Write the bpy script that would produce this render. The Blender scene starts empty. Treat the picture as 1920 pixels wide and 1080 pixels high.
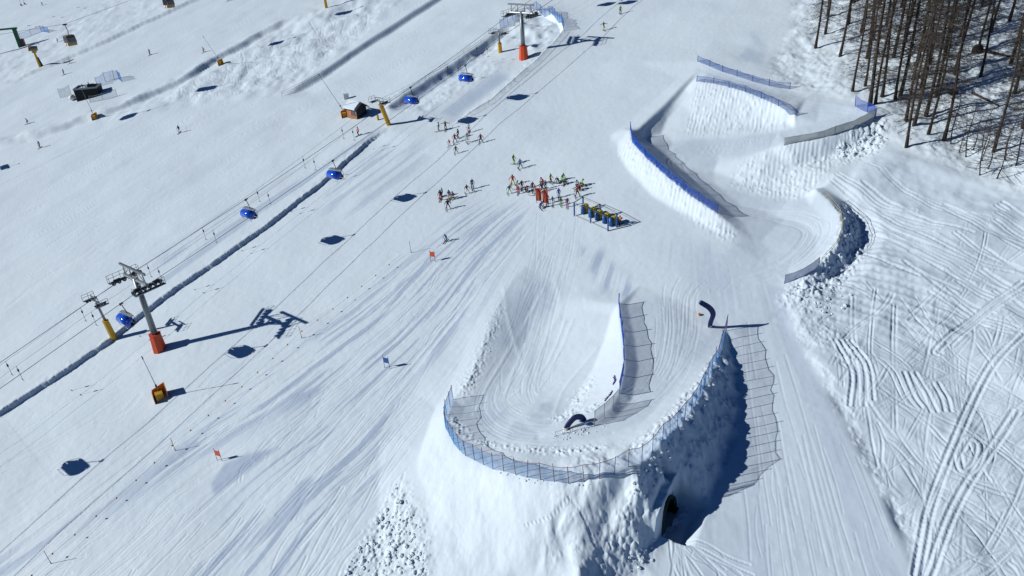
import bpy, bmesh, math, random
import numpy as np
from mathutils import Vector, Matrix
from mathutils.geometry import delaunay_2d_cdt
rnd = random.Random(7)
SC = bpy.context.scene
COL = SC.collection

# ------------------------------------------------------------------ camera, sky, sun, exposure
FPX = 1400.0                                  # focal length in pixels of a 1920 wide picture

def unit(v):
    v = np.asarray(v, float)
    return v / np.linalg.norm(v)

_down = unit([180., 2510., 1400.])            # gravity in camera axes (x right, y down, z forward)
_Z = -_down
_Y = unit(np.array([0, 0, 1.]) - _Z[2] * _Z)
_X = np.cross(_Y, _Z)
M = np.array([_X, _Y, _Z])                    # camera axes -> world axes
EYE = np.array([0., 0., 60.])                 # the drone's position

cam_d = bpy.data.cameras.new('camera')
cam_d.sensor_width = 36.0
cam_d.lens = 36.0 * FPX / 1920.0
cam_d.clip_start, cam_d.clip_end = 0.5, 20000
cam = bpy.data.objects.new('camera', cam_d)
COL.objects.link(cam)
_r = M @ np.diag([1., -1., -1.])
cam.matrix_world = Matrix([list(_r[0]) + [EYE[0]], list(_r[1]) + [EYE[1]], list(_r[2]) + [EYE[2]], [0, 0, 0, 1]])
SC.camera = cam

SUN_EL, SUN_AZ = math.radians(25), math.radians(-90)   # low sun from the left
sun_dir = Vector((math.cos(SUN_EL) * math.sin(SUN_AZ), math.cos(SUN_EL) * math.cos(SUN_AZ), math.sin(SUN_EL)))
world = bpy.data.worlds.new('World')
SC.world = world
world.use_nodes = True
wn = world.node_tree
bg = wn.nodes['Background']
sky = wn.nodes.new('ShaderNodeTexSky')
sky.sky_type = 'NISHITA'
sky.sun_disc = False
sky.sun_elevation = SUN_EL
sky.sun_rotation = SUN_AZ
sky.altitude = 2200
sky.air_density = 1.0
sky.dust_density = 0.0
sky.ozone_density = 10.0
wn.links.new(sky.outputs[0], bg.inputs[0])
bg.inputs[1].default_value = 0.05
sun_d = bpy.data.lights.new('sun', 'SUN')
sun_d.energy = 5.0
sun_d.angle = math.radians(0.5)
sun_d.color = (1.0, 0.95, 0.88)
sun = bpy.data.objects.new('sun', sun_d)
COL.objects.link(sun)
sun.rotation_euler = sun_dir.to_track_quat('Z', 'Y').to_euler()
SC.view_settings.view_transform = 'Standard'
SC.view_settings.look = 'None'
SC.view_settings.exposure = -0.12
SC.view_settings.gamma = 1.0
SC.render.engine = 'CYCLES'
SC.cycles.max_bounces = 6
SC.cycles.diffuse_bounces = 1
SC.cycles.glossy_bounces = 2
SC.cycles.transparent_max_bounces = 12
SC.cycles.use_adaptive_sampling = True

# ------------------------------------------------------------------ the slope as a plane; photo points -> slope
PLC = np.array([3.3e-6 * FPX, 1.09e-5 * FPX, 0.0098 + 3.3e-6 * -5 + 1.09e-5 * 240]) / 1.2
NW = unit(M @ -PLC)                            # slope normal
UU = unit(np.array([1., 0, 0]) - NW[0] * NW)
VV = np.cross(NW, UU)
ZUP = np.array([0, 0, 1.])

def rays(x, y):
    x = np.asarray(x, float); y = np.asarray(y, float)
    return np.stack([(x - 960) / FPX, (y - 540) / FPX, np.ones_like(x)], -1)

def base_pt(x, y, h=0.0):
    """world point on the bare slope plane under a thing seen at (x, y) standing h metres above it"""
    r = rays(x, y)
    t = (1 + h * (PLC @ _Z)) / (r @ PLC)
    return (t[..., None] * r) @ M.T + EYE - np.asarray(h)[..., None] * ZUP

P0 = base_pt(np.array(960.), np.array(540.), np.array(0.))

def uv_of(P):
    q = P - P0
    return np.stack([q @ UU, q @ VV], -1)

def px_uv(x, y, h=0.0):
    return uv_of(base_pt(np.asarray(x, float), np.asarray(y, float), np.asarray(h, float)))

def uv_world(uv):
    return P0 + uv[..., :1] * UU + uv[..., 1:2] * VV

def world_px(P):
    c = (np.asarray(P) - EYE) @ M
    return np.stack([c[..., 0] / c[..., 2] * FPX + 960, c[..., 1] / c[..., 2] * FPX + 540], -1)

# ------------------------------------------------------------------ noise
def _hash(ix, iy, seed):
    h = (ix.astype(np.int64) * 374761393 + iy.astype(np.int64) * 668265263 + seed * 974634777) & 0xFFFFFFFF
    h = ((h ^ (h >> 13)) * 1274126177) & 0xFFFFFFFF
    h = (h ^ (h >> 16)) & 0xFFFFFFFF
    return h.astype(np.float64) / 4294967295.0

def vnoise(x, y, seed=0):
    ix = np.floor(x); iy = np.floor(y)
    fx = x - ix; fy = y - iy
    fx = fx * fx * fx * (fx * (fx * 6 - 15) + 10); fy = fy * fy * fy * (fy * (fy * 6 - 15) + 10)
    a = _hash(ix, iy, seed); b = _hash(ix + 1, iy, seed); c = _hash(ix, iy + 1, seed); d = _hash(ix + 1, iy + 1, seed)
    return (a + (b - a) * fx) * (1 - fy) + (c + (d - c) * fx) * fy - 0.5

def fbm(x, y, oct=4, seed=0, gain=0.5):
    s = np.zeros_like(x); amp = 1.0
    for o in range(oct):
        s += amp * vnoise(x, y, seed + o * 17)
        x = x * 2.03 + 11.3; y = y * 2.03 - 7.1; amp *= gain
    return s

def lumps(x, y, seed=0, fill=0.6):
    """rounded clods: one random blob per cell (returns 0..1 height)"""
    ix = np.floor(x); iy = np.floor(y)
    out = np.zeros_like(x)
    for dx in (-1, 0, 1):
        for dy in (-1, 0, 1):
            cx = ix + dx; cy = iy + dy
            px = cx + 0.15 + 0.7 * _hash(cx, cy, seed); py = cy + 0.15 + 0.7 * _hash(cx, cy, seed + 5)
            r = 0.22 + 0.42 * _hash(cx, cy, seed + 9)
            on = _hash(cx, cy, seed + 13) < fill
            d2 = ((x - px) ** 2 + (y - py) ** 2) / (r * r)
            out = np.maximum(out, np.where(on, np.sqrt(np.clip(1 - d2, 0, 1)) * r * 1.5, 0))
    return out

def smooth01(t):
    t = np.clip(t, 0, 1)
    return t * t * (3 - 2 * t)

def gauss(a, sig):
    n = int(sig * 3) + 1
    k = np.exp(-0.5 * (np.arange(-n, n + 1) / sig) ** 2); k /= k.sum()
    for ax in (0, 1):
        p = np.pad(a, [(n, n) if i == ax else (0, 0) for i in (0, 1)], mode='edge')
        o = np.zeros_like(a)
        for i, w in enumerate(k):
            o += w * (p[i:i + a.shape[0], :] if ax == 0 else p[:, i:i + a.shape[1]])
        a = o
    return a

# ------------------------------------------------------------------ lattice of the snow sheet (finer near the drone, out to the horizon)
TILT = 3.3e-6 / 1.09e-5
STEP = 1.5
xs = np.concatenate([-60 - np.geomspace(4000, 6, 26), np.arange(-60, 1981, STEP), 1980 + np.geomspace(6, 4000, 26)])
ys = np.concatenate([-594 + np.geomspace(1.0, 282, 26), np.arange(-308, 1401, STEP), 1400 + np.geomspace(6, 2500, 20)])
LX, LY = np.meshgrid(xs, ys)                    # LY is measured along lines parallel to the slope's horizon
PX = LX; PY = LY - TILT * (LX - 960)
LUV = px_uv(PX, PY, np.zeros_like(PX))
LU, LV = LUV[..., 0], LUV[..., 1]
NY, NX = PX.shape
FI0 = 26; FJ0 = 26                               # first fine row / column
NFI = len(np.arange(-308, 1401, STEP)); NFJ = len(np.arange(-60, 1981, STEP))
FS = np.s_[FI0:FI0 + NFI, FJ0:FJ0 + NFJ]

def lat_index(uv):
    p = world_px(uv_world(uv))
    yy = p[..., 1] + TILT * (p[..., 0] - 960)
    return FI0 + (yy + 308) / STEP, FJ0 + (p[..., 0] + 60) / STEP

def in_poly(poly):
    inside = np.zeros(PX.shape, bool)
    n = len(poly)
    xa = [p[0] for p in poly]; ya = [p[1] for p in poly]
    j0 = max(0, np.searchsorted(xs, min(xa)) - 1); j1 = min(NX, np.searchsorted(xs, max(xa)) + 1)
    X = PX[:, j0:j1]; Y = PY[:, j0:j1]
    ins = np.zeros(X.shape, bool)
    for k in range(n):
        x1, y1 = poly[k]; x2, y2 = poly[(k + 1) % n]
        if y1 == y2: continue
        c = ((y1 > Y) != (y2 > Y)) & (X < (x2 - x1) * (Y - y1) / (y2 - y1) + x1)
        ins ^= c
    inside[:, j0:j1] = ins
    return inside

def zone(poly, soft=4.0):
    m = in_poly(poly).astype(float)
    f = gauss(m[FS], soft / STEP)
    m[FS] = f
    return m

def dense(pts, step=10.0):
    out = []
    for a, b in zip(pts[:-1], pts[1:]):
        a = np.array(a, float); b = np.array(b, float)
        n = max(1, int(np.ceil(np.hypot(*(b - a)[:2]) / step)))
        for i in range(n): out.append(a + (b - a) * i / n)
    out.append(np.array(pts[-1], float))
    return np.array(out)

# ------------------------------------------------------------------ large relief: traced breaklines (x, y in the photo, metres above the slope)
LINES = dict(
    outer_crest=[(850, 748, .8), (838, 775, 1.4), (835, 800, 2), (850, 828, 2.6), (870, 850, 3.1), (930, 880, 4), (1000, 897, 4.7), (1060, 905, 5),
                 (1130, 898, 5.2), (1200, 868, 5.1), (1240, 832, 5), (1265, 805, 4.5), (1295, 770, 3.8), (1320, 725, 2.9), (1345, 680, 1.7), (1362, 622, .2)],
    track_outer=[(872, 762, .7), (858, 800, 1.8), (890, 843, 2.9), (940, 866, 3.7), (1005, 881, 4.4), (1060, 888, 4.7), (1125, 880, 4.8), (1188, 850, 4.7),
                 (1230, 815, 4.5), (1280, 753, 3.3), (1308, 700, 2.2), (1328, 650, 1.0), (1335, 600, .1)],
    track_inner=[(1177, 575, .4), (1190, 640, 1.1), (1197, 690, 1.8), (1184, 750, 2.7), (1150, 786, 3.2), (1090, 813, 3.4), (1040, 830, 3.4), (1000, 822, 3.1)],
    track_mid=[(1255, 560, .1), (1262, 620, .7), (1262, 690, 1.9), (1235, 760, 3.0), (1190, 805, 3.8), (1120, 842, 4.0), (1050, 858, 3.9), (990, 850, 3.7), (930, 815, 2.3), (905, 770, 1.0)],
    bend=[(930, 745, .6), (955, 790, 1.9), (985, 780, 2.0), (960, 760, 1.1)],
    isl_crest=[(1160, 572, .8), (1164, 610, 1.3), (1169, 650, 1.9), (1171, 690, 2.6), (1161, 735, 3.2), (1146, 763, 3.5), (1105, 788, 3.5), (1070, 799, 3.4), (1030, 812, 3.2)],
    isl_foot=[(1146, 592, .4), (1133, 640, .4), (1112, 690, .8), (1082, 740, 1.3), (1058, 772, 1.9), (1035, 795, 2.4), (1005, 808, 2.5)],
    leg_low=[(1030, 480, 0), (1045, 560, -.3), (1035, 640, -.3), (1015, 700, .1), (1005, 750, 1.1)],
    leg_low2=[(1000, 560, -.3), (975, 640, -.3), (955, 700, .1)],
    left_crest=[(1000, 485, .05), (960, 530, .2), (932, 580, .4), (915, 620, .6), (897, 670, .75), (872, 720, .9)],
    left_in=[(1005, 520, -.1), (985, 585, -.1), (970, 625, -.1), (950, 680, .05), (925, 735, .5)],
    left_out=[(975, 478, 0), (925, 540, .1), (885, 620, .3), (855, 690, .35), (835, 735, .4)],
    mound_toe=[(835, 738, .4), (815, 765, .2), (797, 820, .6), (780, 870, .7), (800, 930, 1.1), (810, 1000, 1.0), (815, 1080, .6)],
    mound_a=[(880, 890, 3.0), (915, 950, 2.8), (950, 1030, 2.0), (970, 1090, 1.2)],
    mound_b=[(980, 935, 3.8), (1020, 1000, 3.0), (1050, 1080, 1.8)],
    mound_c=[(1080, 940, 4.5), (1090, 1000, 3.6), (1085, 1080, 2.4)],
    mound_d=[(1130, 922, 4.5), (1165, 922, 3.6), (1180, 955, 2.9), (1210, 975, 2.0)],
    mound_g=[(1200, 930, 3.9), (1222, 950, 2.9), (1232, 975, 1.6)],
    mound_f=[(1140, 985, 2.4), (1150, 1040, 1.2), (1145, 1090, .6)],
    mound_e=[(1238, 1002, .3), (1205, 1045, .1), (1190, 1090, 0)],
    bank_mid=[(1240, 902, 3.2), (1262, 912, 2.5), (1290, 940, .9)],
    bank_mid2=[(1330, 800, 2.0), (1310, 860, 2.2), (1280, 890, 2.4)],
    bank_toe=[(1364, 628, 0), (1378, 690, 0), (1384, 740, 0), (1380, 790, 0), (1370, 830, 0), (1352, 880, 0), (1332, 925, 0), (1318, 952, 0)],
    trench=[(1300, 958, -.8), (1278, 967, -1.5), (1258, 974, -1.7), (1244, 968, -.9)],
    trench_edge=[(1320, 967, .1), (1298, 974, .2), (1270, 987, .3), (1248, 996, .4)],
    zero_a=[(1395, 640, 0), (1410, 740, 0), (1415, 840, 0), (1390, 910, 0), (1340, 975, 0), (1290, 1000, 0), (1250, 1030, 0), (1230, 1090, 0)],
    bottom=[(820, 1200, .1), (980, 1220, .2), (1120, 1200, 0), (1190, 1180, 0)],
    # upper serpentine
    net_a=[(1308, 116, .5), (1350, 132, .6), (1400, 148, .6), (1450, 163, .4), (1480, 168, .1)],
    leg1_top=[(1300, 130, .3), (1345, 142, .6), (1400, 158, .7), (1450, 176, .6), (1520, 185, .4), (1580, 195, .4), (1620, 205, .6)],
    net_b=[(1306, 152, .6), (1350, 157, 1.0), (1400, 171, 1.2), (1450, 190, 1.1), (1484, 208, .7), (1494, 217, .1)],
    face_b=[(1285, 240, -.9), (1350, 238, -.9), (1430, 234, -.8), (1480, 228, -.5)],
    edge_w=[(1300, 140, .3), (1270, 170, .25), (1245, 197, .2), (1212, 228, .2), (1188, 248, .4)],
    edge_w2=[(1303, 147, .0), (1277, 177, -.2), (1253, 204, -.3), (1221, 235, -.4), (1199, 256, -.3)],
    zero_c=[(1164, 240, 0), (1180, 224, 0), (1207, 203, 0), (1242, 174, 0), (1270, 148, 0)], zero_c2=[(1146, 252, 0), (1144, 275, 0), (1160, 320, 0)],
    basin=[(1295, 175, .0), (1270, 200, -.4), (1250, 225, -.8), (1240, 250, -1.1), (1262, 268, -1.2)],
    leg2=[(1300, 260, -1.1), (1380, 255, -.9), (1470, 245, -.6), (1540, 228, -.2), (1590, 215, .2)],
    net_c=[(1182, 243, .6), (1186, 267, 1.1), (1213, 297, 1.4), (1248, 327, 1.4), (1300, 368, 1.2), (1345, 399, .8), (1382, 432, .1)],
    toe_c=[(1158, 268, .1), (1160, 290, 0), (1180, 325, 0), (1230, 372, 0), (1295, 408, 0), (1345, 438, 0), (1378, 460, 0)],
    in_c=[(1210, 262, -.9), (1240, 285, -.8), (1275, 315, -.6), (1330, 362, -.35), (1395, 420, -.1)],
    net_d=[(1470, 273, .7), (1540, 259, 1.0), (1600, 239, 1.1), (1640, 219, .9)],
    edge_d=[(1345, 298, -.7), (1395, 292, -.3), (1440, 282, .2)],
    face_d=[(1340, 322, -.9), (1390, 342, -.9), (1440, 352, -.9), (1490, 366, -.7), (1515, 362, -.4)],
    out_d=[(1490, 312, -.5), (1550, 295, -.5), (1610, 275, -.4), (1660, 250, 0)],
    leg3=[(1340, 345, -.8), (1390, 385, -.6), (1440, 400, -.6), (1500, 420, -.3), (1530, 440, 0)],
    crest_t=[(1524, 352, .2), (1553, 373, .7), (1575, 400, 1.1), (1579, 430, 1.2), (1569, 460, 1.2), (1540, 492, 1.0), (1502, 517, .6), (1470, 531, .1)],
    exit_t=[(1395, 455, -.1), (1425, 455, -.25), (1450, 470, -.2), (1420, 490, -.05), (1450, 505, 0), (1440, 530, 0)],
    toe_t=[(1545, 352, -.1), (1592, 384, -.9), (1614, 420, -1.1), (1614, 455, -1.1), (1590, 500, -.7), (1545, 530, -.4), (1485, 548, 0)],
    zero_t=[(1570, 330, 0), (1640, 380, -.2), (1660, 440, -.2), (1630, 510, 0), (1560, 560, 0), (1490, 570, 0)],
    turn_in=[(1520, 385, .0), (1545, 410, .3), (1548, 440, .4), (1525, 470, .3), (1480, 500, .1)],
)
EXCL = [[(985, 470), (900, 590), (820, 740), (770, 880), (790, 1230), (1240, 1230), (1240, 1030), (1340, 980), (1420, 900), (1410, 640), (1340, 590), (1170, 560), (1060, 470)],
        [(1300, 105), (1180, 235), (1150, 290), (1240, 385), (1380, 465), (1470, 540), (1490, 570), (1560, 560), (1650, 460), (1640, 380), (1570, 330), (1665, 255), (1640, 205), (1490, 160)]]
for nm in ('leg2', 'basin', 'in_c', 'leg3', 'face_b', 'face_d', 'edge_d', 'edge_w2', 'net_b', 'net_c', 'net_d', 'exit_t', 'out_d'):      # how deep the serpentine is dug, how high its banks
    LINES[nm] = [(x, y, z * (1.5 if z < 0 else 1.15)) for x, y, z in LINES[nm]]
cp = []
for nm, l in LINES.items():
    d = dense(l, 11)
    cp.append(np.concatenate([px_uv(d[:, 0], d[:, 1], d[:, 2]), d[:, 2:3]], 1))
cp = np.concatenate(cp)
gx, gy = np.meshgrid(np.arange(-60, 1981, 70), np.arange(-300, 1500, 70))
gx = gx.ravel().astype(float); gy = (gy.ravel() - TILT * (gx - 960))

def pt_in(poly, x, y):
    c = False
    for k in range(len(poly)):
        x1, y1 = poly[k]; x2, y2 = poly[(k + 1) % len(poly)]
        if (y1 > y) != (y2 > y) and x < (x2 - x1) * (y - y1) / (y2 - y1) + x1: c = not c
    return c

keep = [not any(pt_in(e, a, b) for e in EXCL) for a, b in zip(gx, gy)]
zuv = px_uv(gx[keep], gy[keep], np.zeros(sum(keep)))
cpx = world_px(uv_world(cp[:, :2]))
zpx = world_px(uv_world(zuv))
far = np.array([np.min(np.hypot(*(cpx - p).T)) > 38 for p in zpx])
cp = np.concatenate([cp, np.concatenate([zuv[far], np.zeros((far.sum(), 1))], 1)])
res = delaunay_2d_cdt([Vector((float(a), float(b))) for a, b, _ in cp], [], [], 0, 1e-5)
tv = np.array([[v.x, v.y] for v in res[0]])
th = np.array([cp[o[0], 2] if o else 0.0 for o in res[3]])
H = np.zeros((NY, NX))
for t in res[2]:
    a, b, c = t
    if th[a] == 0 and th[b] == 0 and th[c] == 0: continue
    i, j = lat_index(tv[[a, b, c]])
    i0, i1 = max(FI0, int(i.min())), min(FI0 + NFI, int(i.max()) + 2)
    j0, j1 = max(FJ0, int(j.min())), min(FJ0 + NFJ, int(j.max()) + 2)
    if i0 >= i1 or j0 >= j1: continue
    u = LU[i0:i1, j0:j1]; v = LV[i0:i1, j0:j1]
    (x1, y1), (x2, y2), (x3, y3) = tv[a], tv[b], tv[c]
    den = (y2 - y3) * (x1 - x3) + (x3 - x2) * (y1 - y3)
    if abs(den) < 1e-9: continue
    l1 = ((y2 - y3) * (u - x3) + (x3 - x2) * (v - y3)) / den
    l2 = ((y3 - y1) * (u - x3) + (x1 - x3) * (v - y3)) / den
    l3 = 1 - l1 - l2
    ok = (l1 >= -1e-6) & (l2 >= -1e-6) & (l3 >= -1e-6)
    H[i0:i1, j0:j1][ok] = (l1 * th[a] + l2 * th[b] + l3 * th[c])[ok]
Hs = gauss(H[FS], 1.5)
Hb = gauss(H[FS], 6.0)
mound_z = zone([(830, 820), (790, 860), (780, 1100), (1180, 1100), (1210, 990), (1150, 920), (1000, 915), (900, 885)], 20)[FS]
leg_z = zone([(1000, 500), (930, 600), (905, 720), (960, 780), (1030, 780), (1060, 740), (1090, 680), (1110, 600), (1100, 500)], 14)[FS]
wide = np.clip(mound_z + leg_z, 0, 1)
H[FS] = Hs * (1 - wide) + Hb * wide

# the cut in front of the tunnel mouth
TUN0 = base_pt(np.array(1254.), np.array(966.), np.array(0.)); TDIR = unit([.84, -.54, 0]); TSIDE = np.array([-TDIR[1], TDIR[0], 0])
PW = uv_world(LUV[FS])
tt = (PW - TUN0) @ TDIR; ts_ = (PW - TUN0) @ TSIDE
cut = (1 - smooth01((np.abs(ts_) - 1.9) / .5)) * smooth01((tt + .1) / .25) * (1 - smooth01((tt - 1.6) / 1.6))
hood = (1 - smooth01((np.abs(ts_) - 1.9) / 1.5)) * (1 - smooth01((tt + .25) / .25)) * smooth01((tt + 3.5) / 2)
Hf = H[FS]; Hf = np.maximum(Hf, Hf * (1 - hood) + hood * np.maximum(Hf, 2.5)); Hf = Hf * (1 - cut) + cut * np.minimum(Hf, -1.1); H[FS] = Hf

# ------------------------------------------------------------------ terraces and ridges along lines
def line_field(line, reach):
    """signed distance (right of the line positive) to a traced line, metres"""
    d = dense(line, 14)
    q = px_uv(d[:, 0], d[:, 1])
    D = np.full((NY, NX), 1e9); TAP = np.zeros((NY, NX))
    cum = np.concatenate([[0], np.cumsum(np.hypot(*np.diff(q, axis=0).T))])
    for k in range(len(q) - 1):
        a, b = q[k], q[k + 1]
        lo = np.minimum(a, b) - reach; hi = np.maximum(a, b) + reach
        ci, cj = lat_index(np.array([[lo[0], lo[1]], [lo[0], hi[1]], [hi[0], lo[1]], [hi[0], hi[1]]]))
        i0, i1 = int(np.clip(ci.min(), 0, NY - 1)), int(np.clip(ci.max() + 2, 1, NY))
        j0, j1 = int(np.clip(cj.min(), 0, NX - 1)), int(np.clip(cj.max() + 2, 1, NX))
        if i1 <= i0 or j1 <= j0: continue
        e = b - a; L = np.hypot(*e)
        if L < 1e-6: continue
        e = e / L
        du = LU[i0:i1, j0:j1] - a[0]; dv = LV[i0:i1, j0:j1] - a[1]
        s = du * e[0] + dv * e[1]
        n = du * e[1] - dv * e[0]
        sc = np.clip(s, 0, L)
        dist = np.hypot(du - sc * e[0], dv - sc * e[1])
        sub = D[i0:i1, j0:j1]
        better = dist < np.abs(sub)
        sub[better] = (np.where(n >= 0, 1, -1) * dist)[better]
        arc = cum[k] + sc
        TAP[i0:i1, j0:j1][better] = (smooth01(arc / 5) * smooth01((cum[-1] - arc) / 5))[better]
    return D, TAP

def terrace(line, hc, hd, w, L, L2, wob=0.3, fine_w=0.6):
    D, TAP = line_field(line, 4 * max(L, L2))
    m = np.abs(D) < 1e8
    s = D + np.where(m, wob * (fbm(LU * 0.8, LV * 0.8, 3, 5) if fine_w else 2 * fbm(LU * 0.12, LV * 0.12, 2, 5)) + wob * fine_w * fbm(LU * 2.5, LV * 2.5, 2, 8), 0)
    h = np.where(s < 0, hc * np.exp(s / L), np.where(s < w, hc - (hc + hd) * s / w, -hd * np.exp(-(s - w) / L2)))
    return np.where(m, h * TAP, 0), D

CORR = [(-60, 815), (0, 772), (60, 733), (130, 688), (200, 640), (260, 592), (330, 540), (420, 480), (500, 424), (600, 345), (690, 264), (730, 240)]
ISL_L = [(716, 206), (780, 166), (850, 121), (900, 86), (930, 63), (948, 48)]
ISL_R = [(948, 40), (985, 24), (1025, 26), (1052, 42), (1058, 58), (1040, 82), (1005, 117), (970, 146), (920, 190), (880, 214), (845, 236)]
E1 = [(528, 180), (600, 138), (700, 72), (812, 0), (900, -60)]
E2 = [(-60, 285), (0, 268), (100, 240), (200, 208), (270, 181), (330, 152), (400, 112), (470, 72), (540, 35)]
E3 = [(18, 153), (120, 111), (220, 66), (350, 6), (420, -25)]
corr_h, corr_d = terrace(CORR, .24, .40, .35, 5, 7, .16)
H += corr_h
h_, isl_d = terrace(ISL_L, .25, .95, 1.6, 3, 9, .5, 0); H += h_
h_, islr_d = terrace(ISL_R, .75, .35, .7, 4, 3.5, .2); H += h_
h_, e1_d = terrace(E1, .4, .72, 1.6, 4, 5, .1, 0); H += h_
h_, e2_d = terrace(E2, .6, .65, 2.0, 5, 8, .8, 0); H += h_
h_, e3_d = terrace(E3, .5, .4, 1.6, 6, 6, .7, 0); H += h_
h_, ed_d = terrace([(1730, 1090), (1692, 1000), (1660, 930), (1620, 850), (1565, 760), (1540, 710), (1500, 640), (1470, 580)], 0.0, -0.16, 1.0, 1, 9, .9); H += h_

# ------------------------------------------------------------------ zones of snow texture
z_off = zone([(1460, 560), (1500, 540), (1560, 500), (1610, 480), (1625, 400), (1580, 345), (1640, 285), (1700, 290), (1830, 345), (2080, 420), (2080, 1250), (1740, 1110), (1690, 1000), (1650, 910), (1620, 850), (1560, 745), (1500, 640)], 8)
z_forest = zone([(1500, -80), (1485, 60), (1440, 130), (1470, 160), (1600, 190), (1650, 225), (1690, 270), (1830, 330), (2080, 420), (2080, -250)], 10)
z_cat = zone([(1470, 555), (1560, 510), (1640, 440), (1700, 480), (1780, 560), (1830, 620), (1760, 650), (1650, 620), (1560, 610)], 16)
z_rub = np.clip(zone([(1560, 275), (1600, 255), (1650, 232), (1668, 250), (1640, 285), (1585, 300)], 8)
                + zone([(1585, 375), (1625, 420), (1620, 480), (1560, 545), (1480, 580), (1460, 560), (1520, 520), (1570, 470)], 10)
                + .35 * zone([(1480, 590), (1520, 570), (1600, 640), (1640, 680), (1590, 690), (1520, 640)], 10)
                + .55 * zone([(1170, 905), (1215, 872), (1262, 812), (1330, 708), (1350, 660), (1358, 672), (1340, 720), (1280, 825), (1225, 885), (1185, 930)], 6)
                + .6 * zone([(1190, 960), (1230, 985), (1215, 1050), (1160, 1090), (1100, 1090), (1160, 1020)], 12), 0, 1)
z_clod = zone([(742, 905), (770, 930), (790, 980), (805, 1000), (808, 1090), (630, 1110), (690, 1000), (725, 940)], 9)
z_clodfine = np.clip(zone([(900, 660), (930, 590), (950, 550), (935, 620), (905, 690), (885, 740), (868, 760), (858, 735)], 8)
                     + zone([(1075, 760), (1120, 715), (1105, 760), (1090, 790), (1060, 800)], 8)
                     + zone([(1030, 812), (1080, 800), (1130, 795), (1150, 785), (1110, 815), (1040, 828)], 5)
                     + zone([(835, 790), (850, 838), (930, 886), (1000, 905), (1060, 912), (1140, 905), (1130, 893), (1000, 890), (900, 858), (860, 800)], 4), 0, 1)
z_mound = zone([(1085, 915), (1140, 905), (1200, 930), (1232, 990), (1210, 1090), (1020, 1110), (1050, 980)], 18)
z_face = np.clip(zone([(1308, 158), (1350, 162), (1440, 195), (1485, 218), (1470, 228), (1350, 235), (1285, 232)], 5)
                 + zone([(1395, 296), (1480, 282), (1550, 270), (1570, 300), (1525, 350), (1500, 365), (1430, 350), (1365, 325)], 6)
                 + zone([(1180, 265), (1215, 305), (1300, 378), (1380, 440), (1370, 458), (1290, 408), (1180, 322), (1160, 285)], 5), 0, 1)
z_bandL = np.clip(zone([(160, 222), (280, 185), (340, 155), (420, 112), (490, 68), (580, 20), (650, -10), (770, -10), (690, 60), (600, 128), (540, 170), (430, 185), (300, 200), (190, 225)], 10)
                  + .7 * zone([(20, 150), (120, 105), (250, 50), (360, -10), (200, -10), (120, 40), (60, 80), (0, 95), (-40, 160)], 12), 0, 1)
z_islbank = zone([(716, 206), (780, 168), (850, 124), (900, 90), (940, 62), (960, 40), (1010, 28), (1045, 50), (1000, 100), (960, 70), (900, 105), (850, 138), (780, 182), (730, 212)], 4)
z_ridge = zone([(755, 205), (800, 175), (900, 112), (960, 120), (930, 130), (840, 185), (790, 215)], 5) + zone([(850, 232), (960, 140), (1040, 60), (1050, 70), (990, 135), (900, 205), (870, 220)], 4)

# ------------------------------------------------------------------ medium and small relief
soft = 1 - np.clip(z_forest + z_off, 0, 1)
H += 0.16 * fbm(LU * .07, LV * .07, 3, 21) * 2
H += z_forest * (0.7 * fbm(LU * .2, LV * .2, 4, 31) + .16 * fbm(LU * .9, LV * .9, 3, 37))
H += z_off * (0.75 * fbm(LU * .10, LV * .10, 3, 41) + .22 * fbm(LU * .32, LV * .32, 3, 42) + .05 * fbm(LU * .8, LV * .8, 3, 43))
H += z_rub * (0.30 * lumps(LU * 1.3, LV * 1.3, 3, .5) + .28 * lumps(LU * 2.6, LV * 2.6, 4, .6) + .22 * fbm(LU * 1.6, LV * 1.6, 4, 45))
z_bank = zone([(1362, 640), (1340, 710), (1290, 800), (1230, 880), (1200, 930), (1240, 985), (1320, 955), (1384, 820), (1385, 700)], 6)
H += z_bank * (.45 * fbm(LU * .9, LV * .9, 4, 46) + .10 * lumps(LU * 1.8, LV * 1.8, 6, .5))
H += z_clod * (0.20 * lumps(LU * 1.0, LV * 1.0, 13, .2) + .16 * lumps(LU * 2.4, LV * 2.4, 14, .4) + .08 * fbm(LU * 2, LV * 2, 3, 47))
H += z_clodfine * (.15 * lumps(LU * 2.6, LV * 2.6, 15, .45) + .1 * fbm(LU * 4, LV * 4, 2, 48))
wx = LU + 1.2 * fbm(LU * .3, LV * .3, 2, 50)
H += z_mound * (1.0 * fbm(wx * .26, LV * .18, 3, 51) + .24 * fbm(wx * .85, LV * .6, 4, 52, .5) + .08 * lumps(LU * 1.6, LV * 1.6, 54, .25))
H += mound_z.mean() * 0
m_front = np.zeros((NY, NX)); m_front[FS] = mound_z
H += m_front * (.34 * fbm(LU * .16, LV * .16, 3, 53) + .05 * fbm(LU * 1.6, LV * 1.2, 4, 55) + .06 * np.abs(fbm(LU * .45 + LV * .1, LV * .12, 3, 56)))
gro = np.sin((LU * .93 - LV * .37) * 10.5 + 2.2 * fbm(LU * .5, LV * .5, 2, 61))
H += z_face * (.032 * gro * np.clip(fbm(LU * .35, LV * .35, 2, 62) + .6, 0, 1) + .13 * lumps(LU * 2.2, LV * 2.2, 17, .22) + .10 * fbm(LU * 1.2, LV * 1.2, 4, 63))
H += z_bandL * (.8 * fbm(LU * .10, LV * .16, 2, 71) + .45 * fbm(LU * .33, LV * .25, 2, 72))
H += z_islbank * (.8 * fbm(LU * .35, LV * .35, 2, 75))
H += z_ridge * (.25 * fbm(LU * .6, LV * .6, 3, 77) + .18)
cr = np.exp(-(corr_d / 1.0) ** 2)
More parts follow.
